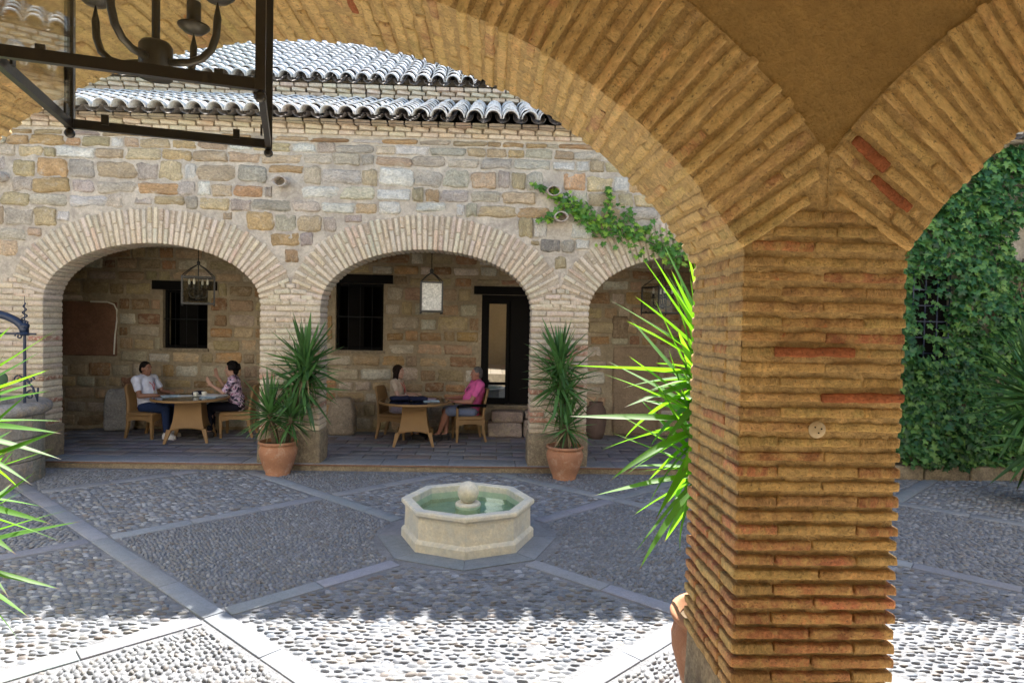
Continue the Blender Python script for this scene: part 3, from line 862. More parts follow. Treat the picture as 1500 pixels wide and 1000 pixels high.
# --- roofs
tile_prof = []
def tile_mesh(name, seed, r0=.118, r1=.095, L=.40, n=8, th=.016, mat=m_tile):
    v = []; f = []
    rnd = random.Random(seed)
    for q, (y, r) in enumerate(((0, r0), (L*.5, (r0+r1)/2), (L, r1))):
        for sh in (0, th):
            for k in range(n+1):
                a = PI*k/n; rr = r-sh+rnd.uniform(-.002, .002)
                v.append((rr*math.cos(a), y, rr*1.02*math.sin(a)))
    st = 2*(n+1)
    for q in range(2):
        for k in range(n):
            o0 = q*st+k; o1 = (q+1)*st+k
            f.append((o0, o0+1, o1+1, o1)); f.append((o0+n+1, o1+n+1, o1+n+2, o0+n+2))
        f.append((q*st, (q+1)*st, (q+1)*st+n+1, q*st+n+1)); f.append((q*st+n, q*st+2*n+1, (q+1)*st+2*n+1, (q+1)*st+n))
    for q in (0, 2):
        for k in range(n):
            o = q*st+k; f.append((o, o+n+1, o+n+2, o+1) if q == 0 else (o, o+1, o+n+2, o+n+1))
    return mesh(name, v, f, mat, True)
tmesh = [tile_mesh('tile', i) for i in range(6)]
def roof(name, x0, x1, y0, z0, slope, length, parent_name='roof', limit=300):
    rf = empty(parent_name, (0, 0, 0), 0, far)
    cs, sn = math.cos(slope), math.sin(slope); pitch = .25; ex = .275
    nc = int((x1-x0)/pitch); nr = int(length/ex)
    # deck and pan channels
    mb = MB()
    mb.add([(x0, y0+.12, z0-.02), (x1, y0+.12, z0-.02), (x1, y0+.12+length*cs, z0-.02+length*sn), (x0, y0+.12+length*cs, z0-.02+length*sn)], [(0, 1, 2, 3)])
    for i in range(nc+1):
        xc = x0+(i+.5)*pitch+pitch/2; vv = []; ff = []
        K = 6; rows = 0
        for r in range(nr+1):
            for e in (0, 1):
                s0 = (r+e)*ex-.03+(0 if e else 0); lift = .022*(1-e)
                for k in range(K+1):
                    a = PI+PI*k/K
                    vv.append((xc+.10*math.cos(a), y0+s0*cs-lift*sn, z0+.06+s0*sn+lift*cs+.085*math.sin(a)))
        for q in range(2*(nr+1)-1):
            for k in range(K): ff.append((q*(K+1)+k, q*(K+1)+k+1, (q+1)*(K+1)+k+1, (q+1)*(K+1)+k))
        mb.add(vv, ff)
    kind(mb.build('pan_tiles', m_pan, rf), 'stuff')
    cnt = 0; rest = MB()
    for r in range(nr):
        for i in range(nc+1):
            s0 = r*ex-(.07 if r == 0 else .0); xx = x0+(i+.5)*pitch+random.uniform(-.012, .012)
            loc = Vector((xx, y0+s0*cs, z0+.062+s0*sn)); tilt = slope-.055
            c = random.random()
            col = jc((.64, .61, .57), .12) if c < .65 else (jc((.55, .47, .40), .15) if c < .85 else jc((.60, .58, .54), .1))
            if cnt < limit:
                obj('tile', random.choice(tmesh), rf, loc, (tilt, random.uniform(-.03, .03), random.uniform(-.03, .03)), (1, 1, 1), col); cnt += 1
            else:
                t = random.choice(tmesh); M = Matrix.Translation(loc) @ Matrix.Rotation(tilt, 4, 'X') @ Matrix.Rotation(random.uniform(-.03, .03), 4, 'Z')
                rest.add([M @ v.co for v in t.vertices], [tuple(p.vertices) for p in t.polygons])
    if rest.v:
        o = rest.build('tile_rows', m_tile, rf, True); o.color = (.50, .46, .41, 1); kind(o, 'stuff')
    return rf
r1_slope = math.atan2(.86, 2.1)
rf1 = roof('roof', -7.9, 9.9, 8.80, 4.90, r1_slope, 2.35, 'lower_roof', 300)
rf2 = roof('roof', -7.6, 3.2, 10.75, 6.10, rad(30), 4.0, 'upper_roof', 300)
# corbel courses beneath the eaves
cb = rbox('corbel_brick', (.22, .30, .055), .008, (2, 1, 1), .005, m_brick_far, 51, 8.)
def corbels(x0, x1, y, z, parent, rows=3, step=.055):
    for r in range(rows):
        x = x0+(.12 if r % 2 else 0); stp = .235 if r != 1 else .25
        while x < x1:
            tilt = .0 if r != 1 else .28*(1 if int(x*10) % 2 else 1)
            obj('corbel_brick', cb, parent, (x, y-r*step, z+r*.062), (0, tilt*0, tilt), (.98, 1, 1), fb_col(3.)); x += stp
corbels(-8.2, 9.9, FY0+.13, 4.80, rf1)
# flashing ridge where the lower roof meets the upper storey, and the upper wall
us = empty('upper_storey', (0, 0, 0), 0, far)
MB().box((-2.2, 11.23, 5.95), (11.2, .25, .75)).build('upper_wall', m_mortar_far, us)
corbels(-7.7, 3.3, 11.02, 5.93, us, 3, .05)
mb = MB()
for i in range(30):
    xx = -7.7+i*.38
    mb.box((xx+.19, 10.98, 5.815+random.uniform(-.006, .006)), (.372, .14, .05))
mb.build('flashing_tiles', m_tile, us).color = (.58, .56, .52, 1)
MB().box((-2.2, 12.9, 4.75), (11.0, 2.6, 2.1)).build('upper_core', m_mortar_far, us)
MB().tube([(-7.6, 14.25, 8.16), (3.2, 14.25, 8.16)], .13, 10).build('ridge', m_tile, rf2).color = (.42, .42, .45, 1)
# spouts: two curved tiles making a lens-shaped pipe
for k, (sx, sz) in enumerate(spouts):
    n = 20; v = []; f = []
    for y in (-.17, .06):
        for rr in (1., .80):
            for q in range(n):
                a = 2*PI*q/n; cx_ = .105*math.cos(a); cz_ = .075*math.sin(a)*(1-.35*abs(math.cos(a))**3)
                v.append((cx_*rr, y, cz_*rr))
    for q in range(n):
        q2 = (q+1) % n
        f += [(q, q2, n+q2, n+q), (q, 2*n+q, 2*n+q2, q2), (n+q, n+q2, 3*n+q2, 3*n+q)]
    o = obj('rain_spout', mesh('rain_spout', v, f, m_spout, True), far, (sx, FY0+.0, sz), (rad(6), 0, 0))
    MB().lathe([(0, 0), (.07, 0)], 12).build('dark_bore', m_dark, o, loc=(0, .05, 0), rot=(PI/2, 0, 0))

# courtyard side walls
for nme, x, lab in (('side_wall', -9.7, 'pale plaster wall closing the courtyard beside the well'), ('side_wall', 10.1, 'pale plaster wall closing the courtyard beyond the ivy')):
    o = MB().box((x, 6.1, 2.5), (.2, 6.3, 5.0)).build(nme, m_white); tag(o, lab, 'wall')

# ================================================================== IVY
def ivy_leaf_shape():
    pts = [(0, -.1), (.28, -.38), (.55, -.12), (.42, .12), (.72, .42), (.30, .42), (0, 1.0), (-.30, .42), (-.72, .42), (-.42, .12), (-.55, -.12), (-.28, -.38)]
    v = [(0, .1, .12)]+[(x, y, -.06*abs(x)-.10*max(0, y)) for x, y in pts]
    f = [(0, 1+i, 1+(i+1) % len(pts)) for i in range(len(pts))]
    return np.array(v), np.array(f)
IV, IF = ivy_leaf_shape()
ivy_mesh = {}
def ivy_leaves(parent, P, size, mat, nobj, seed, light=False):
    """P: n x 3 leaf anchor points (facing -Y)"""
    r = np.random.RandomState(seed); n = len(P)
    sc_ = size*r.uniform(.6, 1.25, n); roll_ = r.normal(PI, .9, n); tx = r.normal(.55, .38, n); ty = r.normal(0, .5, n)
    mats = []
    for i in range(n):
        M = Matrix.Rotation(ty[i], 3, 'Z') @ Matrix.Rotation(PI/2-tx[i]+.0, 3, 'X') @ Matrix.Rotation(roll_[i], 3, 'Z')
        mats.append(M)
    if mat.name not in ivy_mesh:
        me = mesh('leaf', IV, IF, mat); at = me.color_attributes.new('col', 'FLOAT_COLOR', 'POINT')
        ivy_mesh[mat.name] = []
        for q in range(5):
            m2 = me.copy(); a = m2.color_attributes['col']; vv = .1+.2*q
            for d_ in a.data: d_.color = (vv, vv, vv, 1)
            ivy_mesh[mat.name].append(m2)
    idx = r.permutation(n)
    for i in idx[:nobj]:
        o = bpy.data.objects.new('leaf', random.choice(ivy_mesh[mat.name])); link(o, parent)
        o.matrix_local = Matrix.Translation(Vector(P[i])) @ mats[i].to_4x4() @ Matrix.Diagonal((sc_[i], sc_[i], sc_[i], 1))
    rest = idx[nobj:]
    if len(rest):
        MM = np.array([np.array(mats[i]) for i in rest]); V = np.einsum('nij,kj->nki', MM, IV)*sc_[rest][:, None, None]+P[rest][:, None, :]
        F = (np.arange(len(rest))[:, None, None]*len(IV)+IF[None]).reshape(-1, 3)
        cl = np.repeat(r.uniform(0, 1, len(rest)), len(IV)); cl = np.stack([cl, cl, cl, np.ones_like(cl)], 1)
        kind(obj('foliage', bulk_mesh('foliage', V.reshape(-1, 3), F, None, mat, cl), parent), 'stuff')
# big ivy curtain
ivy = tag(empty('ivy', (7.2, 9.1, 0)), 'dense dark ivy covering the wall around a grilled window', 'ivy')
pts = []
r = np.random.RandomState(3)
def ivy_depth(x, z): return .20+.26*noise.noise(Vector((x*1.1, z*1.1, 3.)))+.09*noise.noise(Vector((x*3.1, z*3.1, 8.)))
while len(pts) < 17000:
    x = r.uniform(5.15, 9.6); z = r.uniform(.18, 4.85)
    if 6.12 < x < 6.62 and 1.75 < z < 3.05 and r.rand() > .22: continue
    d = noise.noise(Vector((x*.9, z*.9, 21.)))
    if (x-7.72)**2/.06+(z-3.5)**2/.10 < 1 or (x-6.42)**2/.02+(z-4.55)**2/.06 < 1: continue
    if noise.noise(Vector((x*2.3, z*2.3, 41.))) < -.40 and r.rand() > .3: continue
    if z < .45 and d < 0.05 and r.rand() > .3: continue
    pts.append((x-7.2, -max(.02, ivy_depth(x, z))*r.uniform(.35, 1.1)+.02, z))
ivy_leaves(ivy, np.array(pts), .085, m_ivy, 300, 7)
mb = MB()
for k in range(26):
    x = r.uniform(-.3, 2.3); p = []; z = 0.1
    while z < r.uniform(2.5, 5): p.append((x, -.01-.01*r.rand(), z)); z += .35; x += r.uniform(-.16, .16)
    if len(p) > 2: mb.tube(p, .011, 5)
mb.build('stems', m_trunk, ivy)
# wall base border and window grille within the ivy
wg = tag(empty('grilled_window', (6.38, FY0, 2.3)), 'dark window with iron grid grille half buried in ivy', 'window')
MB().box((0, .06, 0), (.62, .10, 1.5)).build('opening', m_dark, wg)
for k in range(4): MB().box((-.27+.18*k, -.10, 0), (.014, .014, 1.48)).build('bar', m_iron_blue, wg)
for k in range(7): MB().box((0, -.112, -.69+.23*k), (.60, .012, .014)).build('bar', m_iron_blue, wg)
for k in range(4): MB().box((-.27+.54*(k % 2), -.01, -.5+1.0*(k//2)), (.016, .2, .016)).build('stay', m_iron_blue, wg)
kb = tag(empty('border_kerb', (7.3, 9.02, 0)), 'low plastered kerb along the foot of the ivy', 'kerb')
for k in range(7): obj('kerb_stone', rbox('kerb_stone', (.66, .16, .24), .025, (4, 2, 2), .010, m_plinth, 500+k, 6.), kb, (-2.0+.68*k, 0, .09))
# small trailing ivy on the facade
iv2 = tag(empty('ivy', (1.4, FY0, 3.7)), 'bright trailing ivy spray hanging from clay rain spouts', 'ivy')
def spray(P, n, wd, seed):
    r = np.random.RandomState(seed); out = []
    P = np.array(P); s = np.linspace(0, len(P)-1, 200)
    for _ in range(n):
        t = r.uniform(0, len(P)-1); i = min(int(t), len(P)-2); q = t-i
        p = P[i]*(1-q)+P[i+1]*q; ww = wd[i]*(1-q)+wd[i+1]*q
        out.append((p[0]-1.4+r.normal(0, ww*.6), -.03-abs(r.normal(0, .07)), p[1]-3.7+r.normal(0, ww)))
    return out
main = [(.86, 3.98), (1.15, 3.82), (1.44, 3.62), (1.75, 3.58), (2.1, 3.42), (2.45, 3.28), (2.75, 3.2)]
pts = spray(main, 420, [.05, .07, .11, .12, .12, .11, .10], 1)
pts += spray([(1.0, 3.75), (.8, 3.68), (.62, 3.62)], 26, [.05, .03, .02], 2)
pts += spray([(.85, 4.0), (.68, 4.08), (.52, 4.16)], 18, [.02, .02, .012], 3)
pts += spray([(1.6, 3.7), (1.66, 3.95), (1.62, 4.12)], 26, [.08, .03, .015], 4)
ivy_leaves(iv2, np.array(pts), .070, m_ivy_l, 300, 9)
mb = MB()
for L in (main, [(1.1, 3.85), (.8, 3.68), (.6, 3.62)], [(.95, 3.95), (.7, 4.08), (.5, 4.17)], [(1.55, 3.6), (1.66, 3.95), (1.62, 4.13)]):
    mb.tube([(x-1.4, -.03, z-3.7) for x, z in L], .007, 5)
mb.build('stem', m_trunk, iv2)

# ================================================================== FOUNTAIN
ft_ = tag(empty('fountain', (FC[0], FC[1], 0)), 'low octagonal cream marble fountain with a stone ball on its pedestal', 'fountain')
def octa(prof, name, mat, parent, seg=5, close=False):
    v = []; f = []; n = 8*seg
    for r, z in prof:
        for k in range(8):
            a0, a1 = -PI/2+k*PI/4, -PI/2+(k+1)*PI/4
            p0 = Vector((r*math.cos(a0), r*math.sin(a0), z)); p1 = Vector((r*math.cos(a1), r*math.sin(a1), z))
            for q in range(seg): v.append(p0.lerp(p1, q/seg))
    for i in range(len(prof)-1):
        for k in range(n):
            k2 = (k+1) % n; f.append((i*n+k, i*n+k2, (i+1)*n+k2, (i+1)*n+k))
    return obj(name, mesh(name, v, f, mat), parent)
octa([(.665, .0), (.665, .085), (.652, .105), (.632, .118), (.632, .135), (.628, .30), (.634, .325), (.655, .338), (.668, .352), (.668, .378), (.658, .392), (.575, .392), (.565, .385), (.560, .22), (.0, .22)], 'basin', m_marble, ft_)
octa([(.0, .325), (.5605, .325)], 'water', m_water, ft_)
MB().lathe([(.085, .215), (.085, .24), (.120, .245), (.128, .26), (.128, .335), (.118, .35), (.07, .352), (0, .352)], 28).build('pedestal', m_marble, ft_, True)
MB().ell((0, 0, .452), (.108, .108, .108), 32, 20).build('stone_ball', m_marble, ft_, True)

# ================================================================== YUCCAS
def leaf_me(name, L, W, droop, mat, seed):
    r = random.Random(seed); n = 9; v = []; f = []
    x = z = 0; a = 0
    tw = r.uniform(-.3, .3)
    for i in range(n+1):
        t = i/n
        wd = W*(.55+.45*min(1, t/.3)) if t < .3 else W*(1-((t-.3)/.7)**1.7)
        wd = max(wd, .0008)
        k = .35*wd*(1-t)
        ca, sa = math.cos(tw*t), math.sin(tw*t)
        for s in (-1, 0, 1):
            yy, zz = s*wd/2, (k if s else 0)
            v.append((x-zz*math.sin(a)*0, yy*ca-zz*sa, z+zz*ca+yy*sa))
        a -= droop/n*(.4+1.2*t); x += L/n*math.cos(a); z += L/n*math.sin(a)
    for i in range(n):
        for s in (0, 1): f.append((i*3+s, i*3+s+1, (i+1)*3+s+1, (i+1)*3+s))
    return mesh(name, v, f, mat, True)
def leaf_set(L, W, mat, tag_): return [leaf_me('leaf', L*random.uniform(.85, 1.1), W*random.uniform(.85, 1.15), d, mat, i) for i, d in enumerate((.02, .06, .15, .25, .4, .6, .9, 1.3))]
LS_near = leaf_set(.76, .062, m_leaf, 'n'); LS_far = leaf_set(.60, .056, m_leaf_far, 'f'); LS_dry = leaf_set(.5, .03, m_leaf_dry, 'd')
def rosette(parent, c, n, LS, size=1., e0=82, e1=-55, az0=0., dry=0, tilt=(0, 0)):
    Mt = Matrix.Rotation(tilt[0], 4, 'X') @ Matrix.Rotation(tilt[1], 4, 'Y')
    for i in range(n):
        t = (i+.5)/n; el = rad(e0+(e1-e0)*t**1.05+random.uniform(-9, 9)); az = az0+i*2.39996+random.uniform(-.2, .2)
        lo = min(7, max(0, int(t*4.6+random.uniform(-1.2, 1.6))))
        src = LS[lo]
        if dry and t > .8 and random.random() < dry: src = LS_dry[min(7, lo+1)]
        s = size*random.uniform(.78, 1.08)*(1-.18*(t > .85))
        o = bpy.data.objects.new('leaf', src); link(o, parent)
        base = Vector(c)+Vector((math.cos(az)*.025, math.sin(az)*.025, .10*size*(1-t)-.14*size*t))
        o.matrix_local = Matrix.Translation(base) @ Mt @ Matrix.Rotation(az, 4, 'Z') @ Matrix.Rotation(-el, 4, 'Y') @ Matrix.Rotation(random.uniform(-.5, .5), 4, 'X') @ Matrix.Diagonal((s, s, s, 1))
def pot(parent, H=.48, R=.27, mat=None):
    mb = MB().lathe([(0, 0), (R*.60, 0), (R*.62, .012), (R*.60, .02), (R*.78, H*.30), (R*.95, H*.62), (R*.97, H*.74), (R*.90, H*.86), (R*.86, H*.89), (R*.97, H*.92), (R*1.0, H*.955), (R*.98, H*.99), (R*.92, H), (R*.85, H*.99), (R*.82, H*.90), (0, H*.90)], 36)
    p = mb.build('pot', mat or m_clay, parent, True)
    MB().lathe([(0, H*.902), (R*.82, H*.902)], 20).build('soil', m_trunk, p)
    return p
def yucca(loc, label, heads, potH, potR, LS, group=None, pot_mat=None, dry=0):
    y = tag(empty('potted_yucca', loc), label, 'yucca', group)
    pot(y, potH, potR, pot_mat)
    for (hx, hy, hz_, n, size, e1) in heads:
        MB().tube([(hx*.25, hy*.25, potH*.88), (hx*.6, hy*.6, potH+(hz_-potH)*.5), (hx, hy, hz_-.02), (hx, hy, hz_+.1)], [.05, .045, .038, .02], 8).build('trunk', m_trunk, y, True)
        rosette(y, (hx, hy, hz_), n, LS, size, 84, e1, random.uniform(0, 6), dry, (random.uniform(-.12, .12), random.uniform(-.12, .12)))
    return y
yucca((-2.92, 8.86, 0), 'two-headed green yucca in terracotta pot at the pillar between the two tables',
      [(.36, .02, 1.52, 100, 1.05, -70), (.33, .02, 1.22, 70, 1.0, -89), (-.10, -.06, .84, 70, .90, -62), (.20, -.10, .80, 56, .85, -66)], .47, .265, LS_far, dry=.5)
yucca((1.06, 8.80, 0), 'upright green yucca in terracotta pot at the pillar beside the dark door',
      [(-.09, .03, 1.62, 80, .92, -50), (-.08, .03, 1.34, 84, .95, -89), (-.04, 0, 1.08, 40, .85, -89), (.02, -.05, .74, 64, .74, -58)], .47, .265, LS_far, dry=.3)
yucca((1.335, 3.46, 0), 'sunlit bright green yucca in clay pot behind the brick pillar',
      [(-.09, .0, 1.92, 60, .98, -40), (-.13, .02, 1.66, 56, .95, -68), (-.13, .03, 1.36, 46, .88, -86), (.10, .06, 1.75, 24, .9, -50)], .57, .30, LS_near)
yucca((-3.02, 3.46, 0), 'sunlit bright green yucca rising beside the wide near arch opposite the well',
      [(.03, .0, 1.60, 60, .95, -40), (.06, -.04, 1.22, 54, .95, -60), (.0, .06, .85, 46, .95, -50)], .50, .30, LS_near)
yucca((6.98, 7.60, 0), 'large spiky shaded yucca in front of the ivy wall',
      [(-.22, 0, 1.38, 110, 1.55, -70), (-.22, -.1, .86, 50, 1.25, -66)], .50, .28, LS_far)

# ================================================================== WELL
WX, WY = -6.56, 8.26
well = tag(empty('stone_well', (WX, WY, 0)), 'round weathered stone wellhead with a thick rounded rim', 'well')
for rr in range(3):
    for k in range(8):
        a0 = 2*PI*(k+.5*rr)/8; mb = MB(); v = []; f = []
        K = 6
        for z in (rr*.29+.006, rr*.29+.284):
            for r_ in (.50, .74):
                for q in range(K+1):
                    a = a0+2*PI/8*(q/K)*.985; v.append((r_*math.cos(a)*(1+.004*random.uniform(-1, 1)), r_*math.sin(a), z))
        n_ = K+1
        for q in range(K):
            f += [(n_+q, n_+q+1, 3*n_+q+1, 3*n_+q), (q+1, q, 2*n_+q, 2*n_+q+1), (2*n_+q, 3*n_+q, 3*n_+q+1, 2*n_+q+1), (q, q+1, n_+q+1, n_+q)]
        f += [(0, n_, 3*n_, 2*n_), (n_-1, 3*n_-1, 4*n_-1, 2*n_-1)]
        obj('stone', mesh('stone', v, f, m_stone_dark), well, color=jc((.34, .31, .26), .12))
mb = MB().lathe([(.48, .86), (.76, .86), (.81, .89), (.83, .94), (.81, .99), (.76, 1.02), (.52, 1.02), (.48, .99), (.48, .86)], 40)
obj('rim', mb.me('rim', m_stone_dark, True), well, color=(.36, .34, .31))
MB().lathe([(0, .90), (.48, .90)], 24).build('soil', m_trunk, well)
fr_ = tag(empty('iron_well_frame', (WX, WY, 1.02)), 'blue-black wrought iron well frame with scrolls and spiral finial', 'well frame')
pr = lambda *p: [Vector(q) for q in p]
for sx in (.64, -.64):
    MB().tube([(sx, 0, 0), (sx, 0, 1.05)], .018, 8).build('post', m_iron_blue, fr_)
    MB().lathe([(0, .98), (.05, .98), (.06, 1.0), (.045, 1.02), (.03, 1.05), (.05, 1.08), (.055, 1.11), (.04, 1.13), (0, 1.14)], 12, (sx, 0, -.12)).build('collar', m_iron_blue, fr_)
    hel = [(sx+.035*math.cos(t*1.05)*(1-t/26), .035*math.sin(t*1.05)*(1-t/26), 1.02+t*.0135) for t in np.arange(0, 19, .5)]
    MB().tube(hel, .009, 6).build('spiral_finial', m_iron_blue, fr_); MB().tube([(sx, 0, 1.0), (sx, 0, 1.36)], [.008, .003], 6).build('spike', m_iron_blue, fr_)
    s = 1 if sx > 0 else -1
    for (ox, oz, r0, fl) in ((.07, .10, .075, 1), (-.07, .30, .06, -1), (.07, .30, .055, 1), (-.07, .85, .05, -1)):
        sp = [(sx+s*(ox+fl*(r0*(1-t/9))*math.cos(t)-0), 0, oz+(r0*(1-t/9))*math.sin(t)) for t in np.arange(0, 7.5, .4)]
        MB().tube(sp, .011, 6).build('scroll', m_iron_blue, fr_)
    MB().tube([(sx, 0, .32), (sx+s*.10, 0, .2), (sx+s*.16, 0, .03), (sx+s*.165, 0, .2)], .014, 6).build('brace', m_iron_blue, fr_)
arc = [(.64*math.cos(t), 0, .90+.26*math.sin(t)) for t in np.linspace(0, PI, 19)]
MB().tube(arc, .050, 10).build('arched_arm', m_iron_blue, fr_, True)
MB().tube([(-.70, 0, .88), (.78, 0, .88)], .013, 8).build('cross_bar', m_iron_blue, fr_)
cact = tag(empty('prickly_pear', (WX+.18, WY-.12, .90)), 'clump of green prickly pear pads growing in the wellhead', 'cactus')
m_cact = M_plain('cactus_skin', (.075, .13, .065), .6, .3, 0., .002, 40.)
for k, (px, py, pz, s, a, t) in enumerate([(.20, -.1, .20, .16, .2, .3), (.27, -.05, .40, .12, .9, .5), (.06, -.05, .22, .17, -.3, -.2), (-.06, -.1, .40, .13, .3, -.4), (-.2, -.02, .22, .16, .5, .1), (.12, .1, .42, .12, -.6, .2), (-.3, .05, .40, .12, .2, -.3)]):
    M = Matrix.Rotation(a, 3, 'Z') @ Matrix.Rotation(t, 3, 'Y')
    MB().ell((px, py, pz), (s*.68, s*.16, s), 14, 10, M).build('pad', m_cact, cact, True)

# ================================================================== LANTERNS
def lantern(name, loc, rz, S, Hh, ztop, label, bar=.021, arms=True, pane=None, group=None, one_painted_refl=False):
    L = tag(empty(name, loc, rz), label, 'lantern', group); h = S/2; b = bar
    for sx in (-1, 1):
        for sy in (-1, 1):
            MB().box((sx*(h-b/2), sy*(h-b/2), Hh/2), (b, b, Hh)).build('post', m_lamp_metal, L)
            MB().ell((sx*(h-b/2), sy*(h-b/2), -b*.62), (b*.62, b*.62, b*.62), 14, 10).build('ball_foot', m_lamp_metal, L, True)
    for z in (b*.6, Hh-b*.6):
        for s in (-1, 1):
            MB().box((0, s*(h-b/2), z), (S-2*b-.001, b*.7, b*1.15)).build('rail', m_lamp_metal, L)
            MB().box((s*(h-b/2), 0, z), (b*.7, S-2*b-.001, b*1.15)).build('rail', m_lamp_metal, L)
    for s in (-1, 1):
        mp = m_painted_refl if (one_painted_refl and s < 0) else (pane or m_pane)
        MB().box((0, s*(h-b*.75), Hh/2), (S-2*b-.004, .003, Hh-2.4*b)).build('pane', mp, L)
        MB().box((s*(h-b*.75), 0, Hh/2), (.003, S-2*b-.004, Hh-2.4*b)).build('pane', pane or m_pane, L)
        for q in (-.45, .45):
            MB().box((q*S*.7, s*(h-b*1.25), b*1.35), (b*.85, b*.25, b*1.3)).build('clip', m_lamp_metal, L)
            MB().box((s*(h-b*1.25), q*S*.7, b*1.35), (b*.25, b*.85, b*1.3)).build('clip', m_lamp_metal, L)
    ph = S*.42
    for sx in (-1, 1):
        for sy in (-1, 1):
            MB().tube([(sx*(h-b/2), sy*(h-b/2), Hh), (sx*h*.45, sy*h*.45, Hh+ph*.62), (0, 0, Hh+ph)], b*.38, 6).build('crown_bar', m_lamp_metal, L)
    MB().ell((0, 0, Hh+ph+b), (b*1.3, b*1.3, b*1.8), 12, 8).build('knob', m_lamp_metal, L, True)
    MB().tube([(0, 0, Hh+ph), (0, 0, ztop-loc[2])], b*.28, 6).build('chain', m_iron, L)
    MB().lathe([(0, 0), (.06, 0), (.05, -.03), (0, -.035)], 14, (0, 0, ztop-loc[2])).build('ceiling_rose', m_iron, L)
    if arms:
        k = S/.55; zc = .135*k
        hub = MB().lathe([(0, zc-.05*k), (.040*k, zc-.05*k), (.040*k, zc+.03*k), (.034*k, zc+.04*k), (0, zc+.04*k)], 18).build('hub', m_lamp_metal, L, True)
        MB().tube([(0, 0, zc+.03*k), (0, 0, Hh+ph)], .010*k, 8).build('stem', m_lamp_metal, L)
        for q in range(4):
            a = q*PI/2-.42; ca, sa = math.cos(a), math.sin(a)
            P = [(.03, -.01), (.09, -.012), (.125, -.002), (.15, .02), (.163, .055), (.166, .10), (.166, .145)]
            arm = MB().tube([(r_*k*ca, r_*k*sa, zc+z_*k) for r_, z_ in P], .0095*k, 8).build('arm', m_lamp_metal, L, True)
            ox, oy = .166*k*ca, .166*k*sa
            MB().lathe([(0, .138*k), (.026*k, .142*k), (.041*k, .155*k), (.043*k, .16*k), (.03*k, .158*k), (0, .157*k)], 20, (ox, oy, zc)).build('drip_cup', m_lamp_metal, arm, True)
            MB().lathe([(0, .157*k), (.019*k, .157*k), (.019*k, .225*k), (0, .225*k)], 14, (ox, oy, zc)).build('socket', m_lamp_metal, arm, True)
            MB().lathe([(0, .225*k), (.014*k, .225*k), (.022*k, .26*k), (.016*k, .30*k), (.003*k, .335*k), (0, .335*k)], 14, (ox, oy, zc)).build('bulb', m_candle, arm, True)
    return L
lantern('hanging_lantern', (-.837, 1.609, 2.655), rad(17.2), .524, .64, 4.30, 'big black square iron lantern hanging inside the near brick arch')
lantern('hanging_lantern', (-4.70, 10.35, 2.36), rad(24), .48, .44, 3.51, 'black iron lantern hanging in the bay with the red plaster patch', bar=.020)
lantern('hanging_lantern', (-.98, 10.35, 2.31), rad(8), .36, .49, 3.51, 'black iron lantern with a bright reflection painted on one pane hanging beside the dark door', bar=.024, arms=False, one_painted_refl=True)
lantern('hanging_lantern', (2.80, 10.35, 2.36), rad(20), .50, .44, 3.51, 'black iron lantern hanging in the bay of the blocked doorway', bar=.020)

# ================================================================== STONES IN THE ARCADE
def slab_stone(name, v2, depth, loc, rz, label, col, seed):
    me = rbox(name, (v2[0], depth, v2[1]), .06, (6, 3, 8), .018, m_stone, seed, 3.5)
    for v in me.vertices:      # round the top
        t = v.co.z/(v2[1]/2)
        if t > 0: v.co.x *= 1-.32*t*t
    o = obj(name, me, None, loc, (0, 0, rz)); o.color = (*col, 1); tag(o, label, 'stone'); return o
slab_stone('stone_stele', (.50, .76), .20, (-6.62, 11.55, .475), .1, 'upright grey rounded stone slab leaning by a wicker chair', (.47, .45, .42), 31)
slab_stone('stone_block', (.48, .66), .36, (-2.66, 11.52, .425), .05, 'squat tan stone block behind the potted yucca', (.40, .32, .23), 32)
st = tag(empty('stone_steps', (.4, 11.6, .1)), 'rough stone blocks forming steps below the dark door', 'steps')
for (x, z, sx, sz, dy) in ((-.12, .13, .62, .26, .42), (-.08, .36, .58, .20, .40), (.50, .16, .56, .32, .42), (.42, .40, .36, .14, .36)):
    obj('stone', rbox('stone', (sx, dy, sz), .035, (5, 3, 3), .012, m_stone_dark, int(x*100)+90, 4.), st, (x, 0, z), color=jc((.38, .30, .24), .1))
jar = MB().lathe([(0, 0), (.13, 0), (.17, .12), (.20, .35), (.18, .52), (.12, .62), (.13, .66), (.10, .66), (.09, .6), (0, .58)], 24).build('clay_jar', M_surface('dark_jar', (.17, .115, .09), .2, 5., bump=.003), None, True, loc=(1.93, 11.45, .1))
tag(jar, 'tall dark brown clay jar standing against the far pillar', 'jar')

